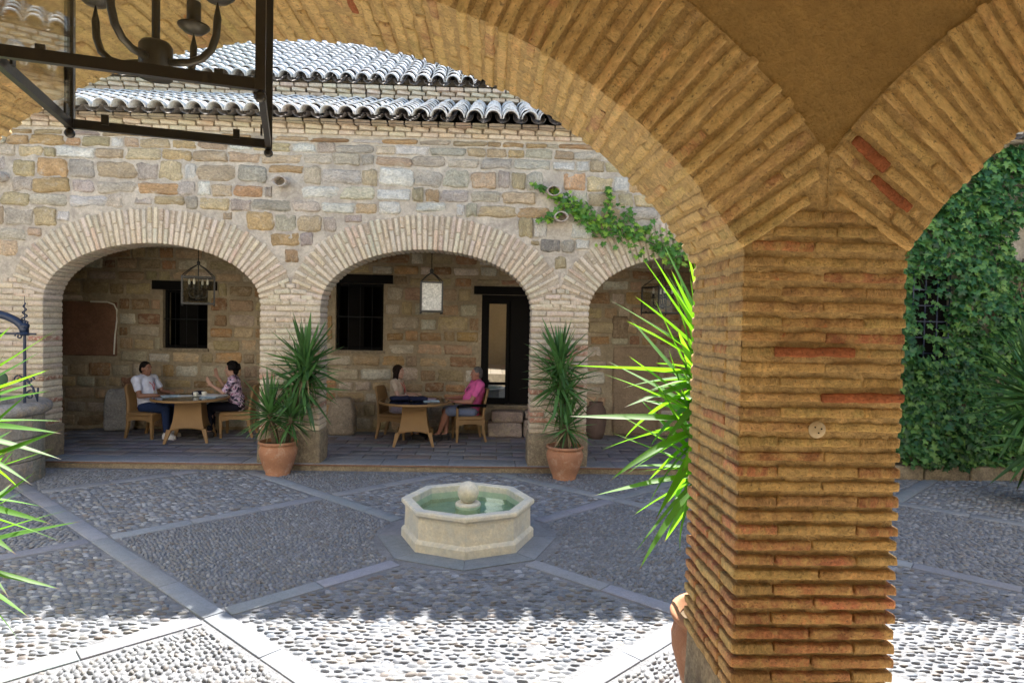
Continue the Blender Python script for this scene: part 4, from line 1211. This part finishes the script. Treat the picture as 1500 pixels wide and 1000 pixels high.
# ================================================================== TABLES AND CHAIRS
m_glass_top = M_plain('dark_glass_top', (.012, .013, .016), .06, .6)
def table(loc, rz, label):
    T = tag(empty('wicker_table', loc, rz), label, 'table')
    mb = MB().lathe([(0, .685), (.56, .685), (.595, .690), (.605, .705), (.600, .722), (.585, .727), (.57, .722), (0, .722)], 48); mb.build('tabletop', m_wicker, T, True)
    MB().lathe([(0, .7235), (.572, .7235), (.572, .729), (0, .729)], 48).build('glass_top', m_glass_top, T)
    # flared four-sided pedestal with arched lower edges
    secs = [(.690, .195), (.50, .205), (.36, .222), (.26, .245), (.19, .268)]
    for k in range(4):
        v = []; f = []; K = 10
        for i, (z, hh) in enumerate(secs):
            for q in range(K+1):
                u = -1+2*q/K
                zz = z if i < len(secs)-1 else z+.055*(1-u*u)
                zz = zz if i < len(secs)-2 else zz+(.02*(1-u*u) if i == len(secs)-2 else 0)
                for dep in (0, .018): v.append((u*hh, -(hh-dep), zz))
        n_ = 2*(K+1)
        for i in range(len(secs)-1):
            for q in range(K):
                a = i*n_+2*q; f += [(a, a+n_, a+n_+2, a+2), (a+1, a+3, a+n_+3, a+n_+1)]
        for q in range(K):
            a = (len(secs)-1)*n_+2*q; f.append((a, a+1, a+3, a+2))
        obj('pedestal_panel', mesh('pedestal_panel', v, f, m_wicker, True), T, (0, 0, 0), (0, 0, k*PI/2))
        # leg continuing from the corner
        s = Matrix.Rotation(k*PI/2, 3, 'Z')
        P = [Vector((-.262, -.262, .22)), Vector((-.285, -.285, .13)), Vector((-.315, -.315, .02)), Vector((-.318, -.318, .0))]
        MB().tube([s @ p for p in P], [.048, .040, .028, .026], 4).build('leg', m_wicker, T)
    return T
def chair(loc, rz, label, arms=False):
    """faces local +x"""
    Cc = tag(empty('wicker_chair', loc, rz), label, 'chair')
    obj('seat', rbox('seat', (.50, .52, .06), .02, (4, 4, 1), .002, m_wicker, 61, 4.), Cc, (0, 0, .41))
    for k, (cx, cy, rot, ln) in enumerate(((.235, 0, PI/2, .50), (-.235, 0, PI/2, .50), (0, .245, 0, .48), (0, -.245, 0, .48))):
        v = []; f = []; K = 10
        for q in range(K+1):
            u = -1+2*q/K; zl = .26+.06*(1-u*u)**.7
            for dy in (-.012, .012):
                v += [(u*ln/2, dy, .382), (u*ln/2, dy, zl)]
        for q in range(K):
            a = q*4; f += [(a, a+1, a+5, a+4), (a+2, a+6, a+7, a+3), (a+1, a+3, a+7, a+5)]
        obj('apron', mesh('apron', v, f, m_wicker), Cc, (cx, cy, 0), (0, 0, rot))
    for sx in (1, -1):
        for sy in (1, -1):
            P = [(sx*.225, sy*.235, .40), (sx*.225, sy*.235, .22), (sx*.225-(.055 if sx < 0 else 0), sy*.235, 0)]
            MB().tube(P, [.036, .034, .024], 4).build('leg', m_wicker, Cc)
    v = []; f = []; K, Q = 10, 8
    for i in range(K+1):
        t = i/K; z = .40+.50*t; xb = -.235-.10*t**1.6; hw_ = .255-.02*t-.05*max(0, (t-.85)/.15)**2
        for q in range(Q+1):
            u = -1+2*q/Q
            for dep in (0, .035): v.append((xb-dep+.05*u*u*(.4+.6*t), u*hw_, z))
    n_ = 2*(Q+1)
    for i in range(K):
        for q in range(Q):
            a = i*n_+2*q; f += [(a, a+2, a+n_+2, a+n_), (a+1, a+n_+1, a+n_+3, a+3)]
        f += [(i*n_, (i+1)*n_, (i+1)*n_+1, i*n_+1), (i*n_+n_-2, i*n_+n_-1, (i+1)*n_+n_-1, (i+1)*n_+n_-2)]
    for q in range(Q): a = K*n_+2*q; f.append((a, a+2, a+3, a+1))
    obj('backrest', mesh('backrest', v, f, m_wicker, True), Cc)
    if arms:
        for sy in (1, -1):
            MB().tube([(-.27, sy*.26, .63), (0, sy*.275, .64), (.20, sy*.26, .63), (.225, sy*.245, .60)], [.026]*4, 8).build('armrest', m_wood_dark, Cc, True)
            MB().tube([(.225, sy*.245, .40), (.225, sy*.245, .62)], .022, 6).build('arm_post', m_wicker, Cc)
    return Cc
FZ = .101
T1 = (-4.98, 10.72, FZ); T2 = (-1.26, 10.70, FZ)
table(T1, rad(12), 'round wicker table with dark glass top under the first lantern'); table(T2, rad(4), 'round wicker table with dark glass top between woman and man in pink')
CH = [((-5.80, 11.02, FZ), rad(-12), 'wicker chair with man in white shirt, beside the stone slab', False),
      ((-4.40, 11.22, FZ), rad(190), 'wicker chair holding the person in floral top', False),
      ((-1.66, 11.27, FZ), rad(-10), 'wicker chair holding the long-haired person in beige blouse', False),
      ((-.38, 11.10, FZ), rad(192), 'wicker armchair with dark arms holding the man in pink', True)]
for c in CH: chair(*c)
# things on the tables
m_paper = M_plain('paper', (.72, .72, .70), .7); m_navy = M_plain('navy_cloth', (.015, .018, .045), .8, .2, 0., .002, 60.)
m_pale_blue = M_plain('pale_blue_print', (.40, .52, .60), .7, .3, 0., 0, 12., .35)
m_pink_print = M_plain('pink_print', (.55, .42, .50), .7, .3, 0., 0, 14., .4)
def flat(name, c, d, rz, mat, label, cat, th=.006):
    o = obj(name, rbox(name, (d[0], d[1], th), min(.002, th*.4), (3, 3, 1), .0012, mat, 3, 8.), None, (c[0], c[1], c[2]+th/2), (0, 0, rz)); tag(o, label, cat); return o
TZ = FZ+.7305
flat('paper_sheet', (T1[0]-.10, T1[1]+.12, TZ), (.30, .21), .3, m_paper, 'white paper sheet before the man in white shirt', 'paper')
flat('folder', (T1[0]-.34, T1[1]+.02, TZ), (.28, .22), .6, m_pale_blue, 'pale blue folder at the table edge by the man in white', 'folder', .012)
flat('newspaper', (T1[0]+.27, T1[1]+.16, TZ), (.42, .30), -.3, m_paper, 'open white newspaper by the person in floral top', 'newspaper', .014)
flat('magazine', (T1[0]+.32, T1[1]-.08, TZ), (.24, .18), .2, m_pale_blue, 'pale blue magazine beside the open newspaper', 'magazine', .010)
def bag(name, c, d, mat, label, cat, seed):
    me = rbox(name, d, min(d)*.38, (6, 4, 2), min(d)*.16, mat, seed, 10.)
    tag(obj(name, me, None, (c[0], c[1], c[2]+d[2]*.49), (0, 0, .1*seed)), label, cat)
bag('camera_bag', (T1[0]+.03, T1[1]+.22, TZ), (.20, .13, .07), m_navy, 'small dark bag in the middle of the first table', 'bag', 2)
def cup(c, label):
    mb = MB().lathe([(0, 0), (.022, 0), (.034, .03), (.038, .07), (.036, .07), (.031, .03), (.02, .006), (0, .006)], 18)
    o = tag(obj('coffee_cup', mb.me('coffee_cup', m_candle, True)), label, 'cup'); o.location = c
    s = MB().lathe([(0, .0), (.04, .0), (.066, .010), (.064, .013), (.04, .004), (0, .004)], 20); o.location.z += .005
    s.build('saucer', m_candle, o, True, loc=(0, 0, -.0045))
    MB().tube([(.035*1+.02*math.sin(t)*1., 0, .038+.018*math.cos(t)) for t in np.linspace(0, PI, 7)], .004, 6).build('handle', m_candle, o)
cup((T1[0]+.06, T1[1]+.03, TZ), 'white coffee cup on the table of the man in white'); cup((T1[0]+.17, T1[1]+.10, TZ), 'white coffee cup beside the newspaper')
bag('handbag', (T2[0]-.24, T2[1]-.05, TZ), (.34, .16, .075), m_navy, 'navy blue bag before the long-haired person', 'bag', 4)
bag('folded_jacket', (T2[0]+.06, T2[1]-.06, TZ), (.28, .18, .07), m_navy, 'navy folded jacket in the middle of the second table', 'jacket', 6)
flat('brochure', (T2[0]+.28, T2[1]-.08, TZ), (.26, .20), .2, m_pale_blue, 'pale blue brochure near the man in pink', 'brochure', .010)
flat('brochure', (T2[0]+.12, T2[1]+.16, TZ), (.42, .22), -.1, m_pink_print, 'pink printed map spread behind the folded jacket', 'map', .012)

# ================================================================== PEOPLE
def solid(name, mb, voxel, mat, parent, smooth_it=6):
    me = mb.me(name, None); o = bpy.data.objects.new(name+'_tmp', me); COL.objects.link(o)
    md = o.modifiers.new('r', 'REMESH'); md.mode = 'VOXEL'; md.voxel_size = voxel
    s = o.modifiers.new('s', 'SMOOTH'); s.factor = .5; s.iterations = smooth_it
    dg = bpy.context.evaluated_depsgraph_get(); dg.update()
    m2 = bpy.data.meshes.new_from_object(o.evaluated_get(dg)); m2.name = name
    bpy.data.objects.remove(o)
    m2.materials.clear(); m2.materials.append(mat); m2.shade_smooth()
    return obj(name, m2, parent)
def V_(*a): return Vector(a)
def hand(mb, wrist, d, side, nrm, curl=.5):
    """palm and five fingers; d forward direction, nrm back-of-hand direction, side towards the thumb"""
    d = d.normalized(); nrm = (nrm-d*nrm.dot(d)).normalized(); s = side.normalized()
    pc_ = wrist+d*.05
    for q in (-.026, -.009, .009, .026): mb.cone(wrist+s*q*.7, wrist+d*.085+s*q, .014, .0125, 8, 6)
    for q, ln in ((.029, .068), (.010, .078), (-.010, .072), (-.029, .056)):
        b = wrist+d*.088+s*q; k1 = b+(d*math.cos(curl*.6)-nrm*math.sin(curl*.6))*ln*.5; k2 = k1+(d*math.cos(curl*1.6)-nrm*math.sin(curl*1.6))*ln*.5
        mb.cone(b, k1, .0095, .0085, 8, 6); mb.cone(k1, k2, .0085, .007, 8, 6)
    b = wrist+d*.025+s*.028; k1 = b+(d*.6+s*.75)*.04; k2 = k1+(d*.9+s*.25-nrm*.2)*.034
    mb.cone(b, k1, .013, .0105, 8, 6); mb.cone(k1, k2, .0105, .008, 8, 6)
def person(loc, rz, label, J, looks):
    """local +x forward, +y left"""
    P = tag(empty('person', loc, rz), label, 'person')
    k = looks.get('w', 1.)
    skin = M_surface(label[:20]+'_skin', looks['skin'], .06, 6., bump=.0005, fine=80., rough=.5, spec=.35)
    hip, chest, neck, head = J['hip'], J['chest'], J['neck'], J['head']
    yaw_, tilt_ = J.get('look', (0, 0))
    HM = Matrix.Rotation(yaw_, 3, 'Z') @ Matrix.Rotation(tilt_, 3, 'Y')
    b = MB()
    h = lambda x, y, z: head+HM @ Vector((x, y, z))
    # head: cranium, jaw, nose, ears, brow, lips
    b.ell(h(-.012, 0, .022), (.098, .077, .100), 16, 12, HM); b.ell(h(.022, 0, -.045), (.066, .058, .072), 14, 10, HM)
    b.ell(h(.060, 0, -.092), (.026, .030, .024), 10, 8, HM)
    b.cone(h(.086, 0, .018), h(.108, 0, -.022), .009, .014, 8, 6); b.ell(h(.072, 0, .032), (.020, .050, .014), 10, 8, HM)
    b.ell(h(.085, 0, -.058), (.010, .024, .010), 10, 6, HM)
    for s in (-1, 1):
        b.ell(h(-.005, s*.080, -.005), (.022, .010, .033), 10, 8, HM); b.ell(h(.058, s*.040, -.030), (.022, .020, .026), 10, 8, HM)
    b.cone(neck, head+V_(-.012, 0, -.05), .056, .052)
    # torso
    def torso(mb, e):
        b2 = mb
        for t in np.linspace(0, 1, 6):
            c = hip.lerp(chest, t); wy = (.155-.022*math.sin(t*PI)+.02*t)*k+e; wx = (.112+.028*looks.get('belly', .3)*math.sin(t*PI*.9)*1.6)*k+e
            b2.ell(c+V_(.012*looks.get('belly', .3)*math.sin(t*PI)*3, 0, 0), (wx, wy, .10+e), 16, 10)
        b2.ell(chest+V_(0, 0, .07), (.105*k+e, .165*k+e, .10+e), 16, 10)
        for s in ('L', 'R'): b2.cone(J['sh'+s], neck+V_(-.01, 0, -.03), .062*k+e, .058+e)
    torso(b, 0)
    for s in ('L', 'R'):
        sh, el, wr = J['sh'+s], J['el'+s], J['wr'+s]
        b.cone(sh, el, .052*k, .040*k); b.cone(el, el.lerp(wr, .45), .040*k, .036*k); b.cone(el.lerp(wr, .4), wr, .036*k, .026*k)
        dd = (wr-el).normalized(); nr = J.get('pn'+s, V_(0, 0, 1)); sd = dd.cross(nr)*(-1 if s == 'L' else 1)
        hand(b, wr, J.get('hd'+s, dd), sd, nr, J.get('curl', .5))
        hp = hip+V_(.02, (.088 if s == 'L' else -.088)*k, -.02); kn, an, to = J['kn'+s], J['an'+s], J['to'+s]
        b.cone(hp, kn, .086*k, .058*k); b.cone(kn, kn.lerp(an, .35), .057*k, .056*k); b.cone(kn.lerp(an, .33)+V_(-.01, 0, 0), an, .055*k, .036)
        b.cone(an+V_(-.03, 0, -.035), to, .034, .026); b.cone(an, an+(to-an)*.5, .036, .032)
    solid('body', b, .0075, skin, P, 5)
    # eyes and mouth
    for s in (-1, 1):
        MB().ell(h(.077, s*.033, .012), (.007, .011, .006), 10, 8, HM).build('eye', m_eye, P, True)
        MB().ell(h(.0845, s*.033, .012), (.003, .006, .006), 8, 6, HM).build('pupil', m_pupil, P, True)
        MB().cone(h(.084, s*.018, .034), h(.076, s*.052, .036), .004, .003, 6, 6).build('eyebrow', looks['hairm'], P, True)
    MB().cone(h(.0925, -.018, -.058), h(.0925, .018, -.058), .0045, .0045, 8, 6).build('mouth', m_lip, P, True)
    # shirt
    sb = MB(); torso(sb, .014)
    for s in ('L', 'R'):
        sh, el = J['sh'+s], J['el'+s]; c = looks.get('sleeve', .55)
        sb.cone(sh, sh.lerp(el, c), .066*k, .062*k)
    sb.cone(hip+V_(0, 0, -.06), hip+V_(0, 0, .1), .13*k, .14*k)
    so_ = solid('shirt', sb, .010, looks['shirt'], P, 4)
    cl = MB().tube([neck+V_(.068*math.cos(t)+.004, .072*math.sin(t), -.004-.030*math.cos(t)) for t in np.linspace(-2.6, 2.6, 15)], .014, 6); cl.build('collar', looks['shirt'], P, True)
    if looks.get('lanyard'):
        mb = MB(); c0 = chest+V_(.135*k+.012, 0, -.03)
        for s in (-1, 1): mb.tube([neck+V_(.02, s*.070, -.005), neck+V_(.085, s*.055, -.07), c0+V_(.012, s*.025, .06), c0+V_(.02, 0, -.04)], .0045, 6)
        mb.build('lanyard', looks['lanyard'], P, True)
        MB().box(c0+V_(.03, 0, -.09), (.006, .06, .085)).build('badge', m_paper, P)
    # trousers or shorts, shoes
    tb = MB(); full = looks.get('legs', 1.)
    tb.ell(hip+V_(.0, 0, -.015), (.125*k, .165*k, .105), 16, 10)
    for s in ('L', 'R'):
        hp = hip+V_(.02, (.088 if s == 'L' else -.088)*k, -.02); kn, an, to = J['kn'+s], J['an'+s], J['to'+s]
        if full > .6:
            tb.cone(hp, kn, .098*k, .070*k); tb.cone(kn, kn.lerp(an, .88), .069*k, .052)
        else: tb.cone(hp, hp.lerp(kn, .93), .100*k, .080*k)
        sh_ = MB()
        sh_.cone(an+V_(-.035, 0, -.045), to+V_(.01, 0, -.002), .041, .034); sh_.cone(an+V_(-.01, 0, -.02), an+(to-an)*.55, .044, .036)
        sh_.box((an+to)/2+V_(-.01, 0, -.062+.0), (.25, .075, .022), math.atan2(to.y-an.y, to.x-an.x))
        solid('shoe', sh_, .008, looks['shoe'], P, 3)
    solid('trousers' if full > .6 else 'shorts', tb, .010, looks['trousers'], P, 4)
    # hair
    hb = MB()
    st_ = looks['hair']
    if st_ == 'short':
        hb.ell(h(-.022, 0, .036), (.098, .083, .098), 16, 12, HM); hb.ell(h(-.06, 0, -.01), (.058, .078, .075), 12, 10, HM)
    elif st_ == 'curly':
        rr = random.Random(4)
        for q in range(46):
            a = rr.uniform(0, 2*PI); e = rr.uniform(-.25, 1.45)
            d = V_(math.cos(a)*math.cos(e), math.sin(a)*math.cos(e), math.sin(e))
            if d.x > .55 and d.z < .62: continue
            p = V_(-.022, 0, .03)+V_(d.x*.102, d.y*.095, d.z*.098); hb.ell(h(*p), (.034,)*3, 8, 6)
        hb.ell(h(-.026, 0, .035), (.100, .088, .096), 14, 10, HM); hb.ell(h(-.065, 0, -.03), (.055, .075, .07), 12, 8, HM)
    else:
        hb.ell(h(-.022, 0, .034), (.101, .086, .100), 16, 12, HM)
        for s in (-1, -.5, 0, .5, 1):
            hb.cone(h(-.05+.02*abs(s), s*.076, .02), neck+V_(-.085+.05*abs(s), s*.10, -.10), .036, .030)
        for s in (-1, 1): hb.cone(h(.02, s*.080, .03), neck+V_(.02, s*.095, -.07), .024, .02)
    # carve the face free: shift hair mass backwards
    solid('hair', hb, .008, looks['hairm'], P, 2)
    return P
m_eye = M_plain('eye_white', (.40, .36, .33), .5); m_pupil = M_plain('eye_dark', (.02, .014, .01), .2); m_lip = M_plain('lip', (.32, .12, .10), .5)
m_hair_k = M_plain('black_hair', (.008, .006, .005), .7, .12, 0., .003, 70.); m_hair_b = M_plain('dark_brown_hair', (.018, .010, .007), .7, .12, 0., .003, 70.)
m_hair_g = M_plain('greying_hair', (.10, .095, .09), .6, .3, 0., .003, 60., .6)
m_shirt_w = M_plain('white_shirt', (.66, .69, .80), .85, .2, 0., .014, 11.); m_shirt_p = M_plain('pink_shirt', (.72, .135, .36), .85, .2, 0., .014, 11.)
m_beige = M_surface('beige_blouse', (.60, .48, .36), .2, 14., bump=.003, wash=(.42, .30, .22), wash_t=.6)
def M_floral():
    m, t = nt_new('floral_top'); g = NT(t); co = g.n('ShaderNodeTexCoord').outputs['Object']
    n = g.noise(co, 15., 2, .5, 1.2); n2 = g.noise(co, 22., 2, .5, .6)
    c = g.ramp(n, [(.40, (.03, .025, .06)), (.47, (.55, .38, .52)), (.58, (.72, .62, .70)), (.66, (.45, .16, .30))])
    c = g.mix(g.ramp(n2, [(.55, grey(0)), (.62, grey(1))]), c, (.04, .03, .07, 1))
    g.out(g.n('ShaderNodeBsdfPrincipled', {'Base Color': c, 'Roughness': .8}).outputs[0]); return m
m_floral = M_floral()
m_jeans = M_plain('dark_jeans', (.018, .032, .085), .85, .2, 0., .002, 40.); m_black = M_plain('black_trousers', (.012, .012, .022), .85, .2, 0., .002, 40.)
m_short = M_plain('grey_shorts', (.16, .19, .28), .85, .2, 0., .003, 30.); m_lilac = M_plain('lilac_trousers', (.40, .36, .47), .85, .2, 0., .003, 30.)
m_shoe_w = M_plain('white_shoe', (.66, .64, .62), .6); m_shoe_k = M_plain('dark_shoe', (.02, .016, .014), .6); m_red = M_plain('red_strap', (.45, .03, .03), .6)
def base(lean=-.06, sh=.185):
    return dict(hip=V_(-.06, 0, .53), chest=V_(-.06+lean*.9, 0, .86), neck=V_(-.05+lean*1.1, 0, 1.035), head=V_(-.03+lean*1.1, 0, 1.155),
                shL=V_(-.06+lean, sh, .975), shR=V_(-.06+lean, -sh, .975),
                knL=V_(.38, .11, .51), knR=V_(.38, -.11, .51), anL=V_(.36, .12, .10), anR=V_(.36, -.12, .10), toL=V_(.51, .14, .045), toR=V_(.51, -.14, .045))
# man in white shirt: hands resting before him at the table edge
J = base(-.05, .20); J.update(elR=V_(.02, -.27, .72), wrR=V_(.27, -.16, .735), elL=V_(.02, .27, .74), wrL=V_(.27, .12, .755), hdR=V_(.8, .5, .05), look=(-.12, .03), curl=.4,
    knR=V_(.40, -.13, .50), anR=V_(.42, -.14, .10), toR=V_(.57, -.16, .045), anL=V_(.30, .1, .10), toL=V_(.45, .11, .045))
person((-5.80, 11.02, FZ), rad(-12), 'man in white short-sleeved shirt and jeans seated with hands at the table', J,
       dict(skin=(.27, .135, .085), shirt=m_shirt_w, trousers=m_jeans, shoe=m_shoe_w, hair='short', hairm=m_hair_k, lanyard=m_red, w=1.06, belly=.5))
# person in floral top: both forearms raised
J = base(.07, .165); J.update(elR=V_(.16, -.21, .80), wrR=V_(.30, -.17, 1.02), hdR=V_(.25, .1, .95), pnR=V_(.6, -.8, 0), elL=V_(.14, .22, .78), wrL=V_(.34, .16, .90), hdL=V_(.55, 0, .8), pnL=V_(.3, .9, 0), look=(.15, .0), curl=.35)
person((-4.47, 11.22, FZ), rad(194), 'person in floral top with dark curly hair gesturing with raised forearms', J,
       dict(skin=(.46, .27, .19), shirt=m_floral, trousers=m_black, shoe=m_shoe_k, hair='curly', hairm=m_hair_k, w=.94, belly=.3, sleeve=.8))
# long-haired person in beige blouse
J = base(.02, .155); J.update(elR=V_(.06, -.22, .74), wrR=V_(.25, -.13, .77), elL=V_(.06, .21, .74), wrL=V_(.26, .10, .77), hdR=V_(.85, .4, .02), look=(-.15, .02), curl=.5)
person((-1.61, 11.27, FZ), rad(-12), 'long-haired person in beige blouse with red lanyard leaning on the table', J,
       dict(skin=(.50, .30, .22), shirt=m_beige, trousers=m_lilac, shoe=m_shoe_k, hair='long', hairm=m_hair_b, lanyard=m_red, w=.90, belly=.2, sleeve=.45))
# man in pink: leaning back, crossed bare shins
J = base(-.10, .205); J.update(elL=V_(.02, .27, .70), wrL=V_(.27, .20, .70), elR=V_(.02, -.27, .71), wrR=V_(.26, -.2, .715), look=(.10, -.02), curl=.6,
    knL=V_(.40, .12, .53), anL=V_(.52, .0, .12), toL=V_(.67, .0, .05), knR=V_(.38, -.12, .51), anR=V_(.38, -.02, .12), toR=V_(.53, -.06, .05))
person((-.38, 11.10, FZ), rad(196), 'man in pink shirt and grey shorts sitting back with crossed bare shins', J,
       dict(skin=(.36, .17, .115), shirt=m_shirt_p, trousers=m_short, shoe=m_shoe_k, hair='short', hairm=m_hair_g, lanyard=m_navy, w=1.10, belly=.9, legs=.5))
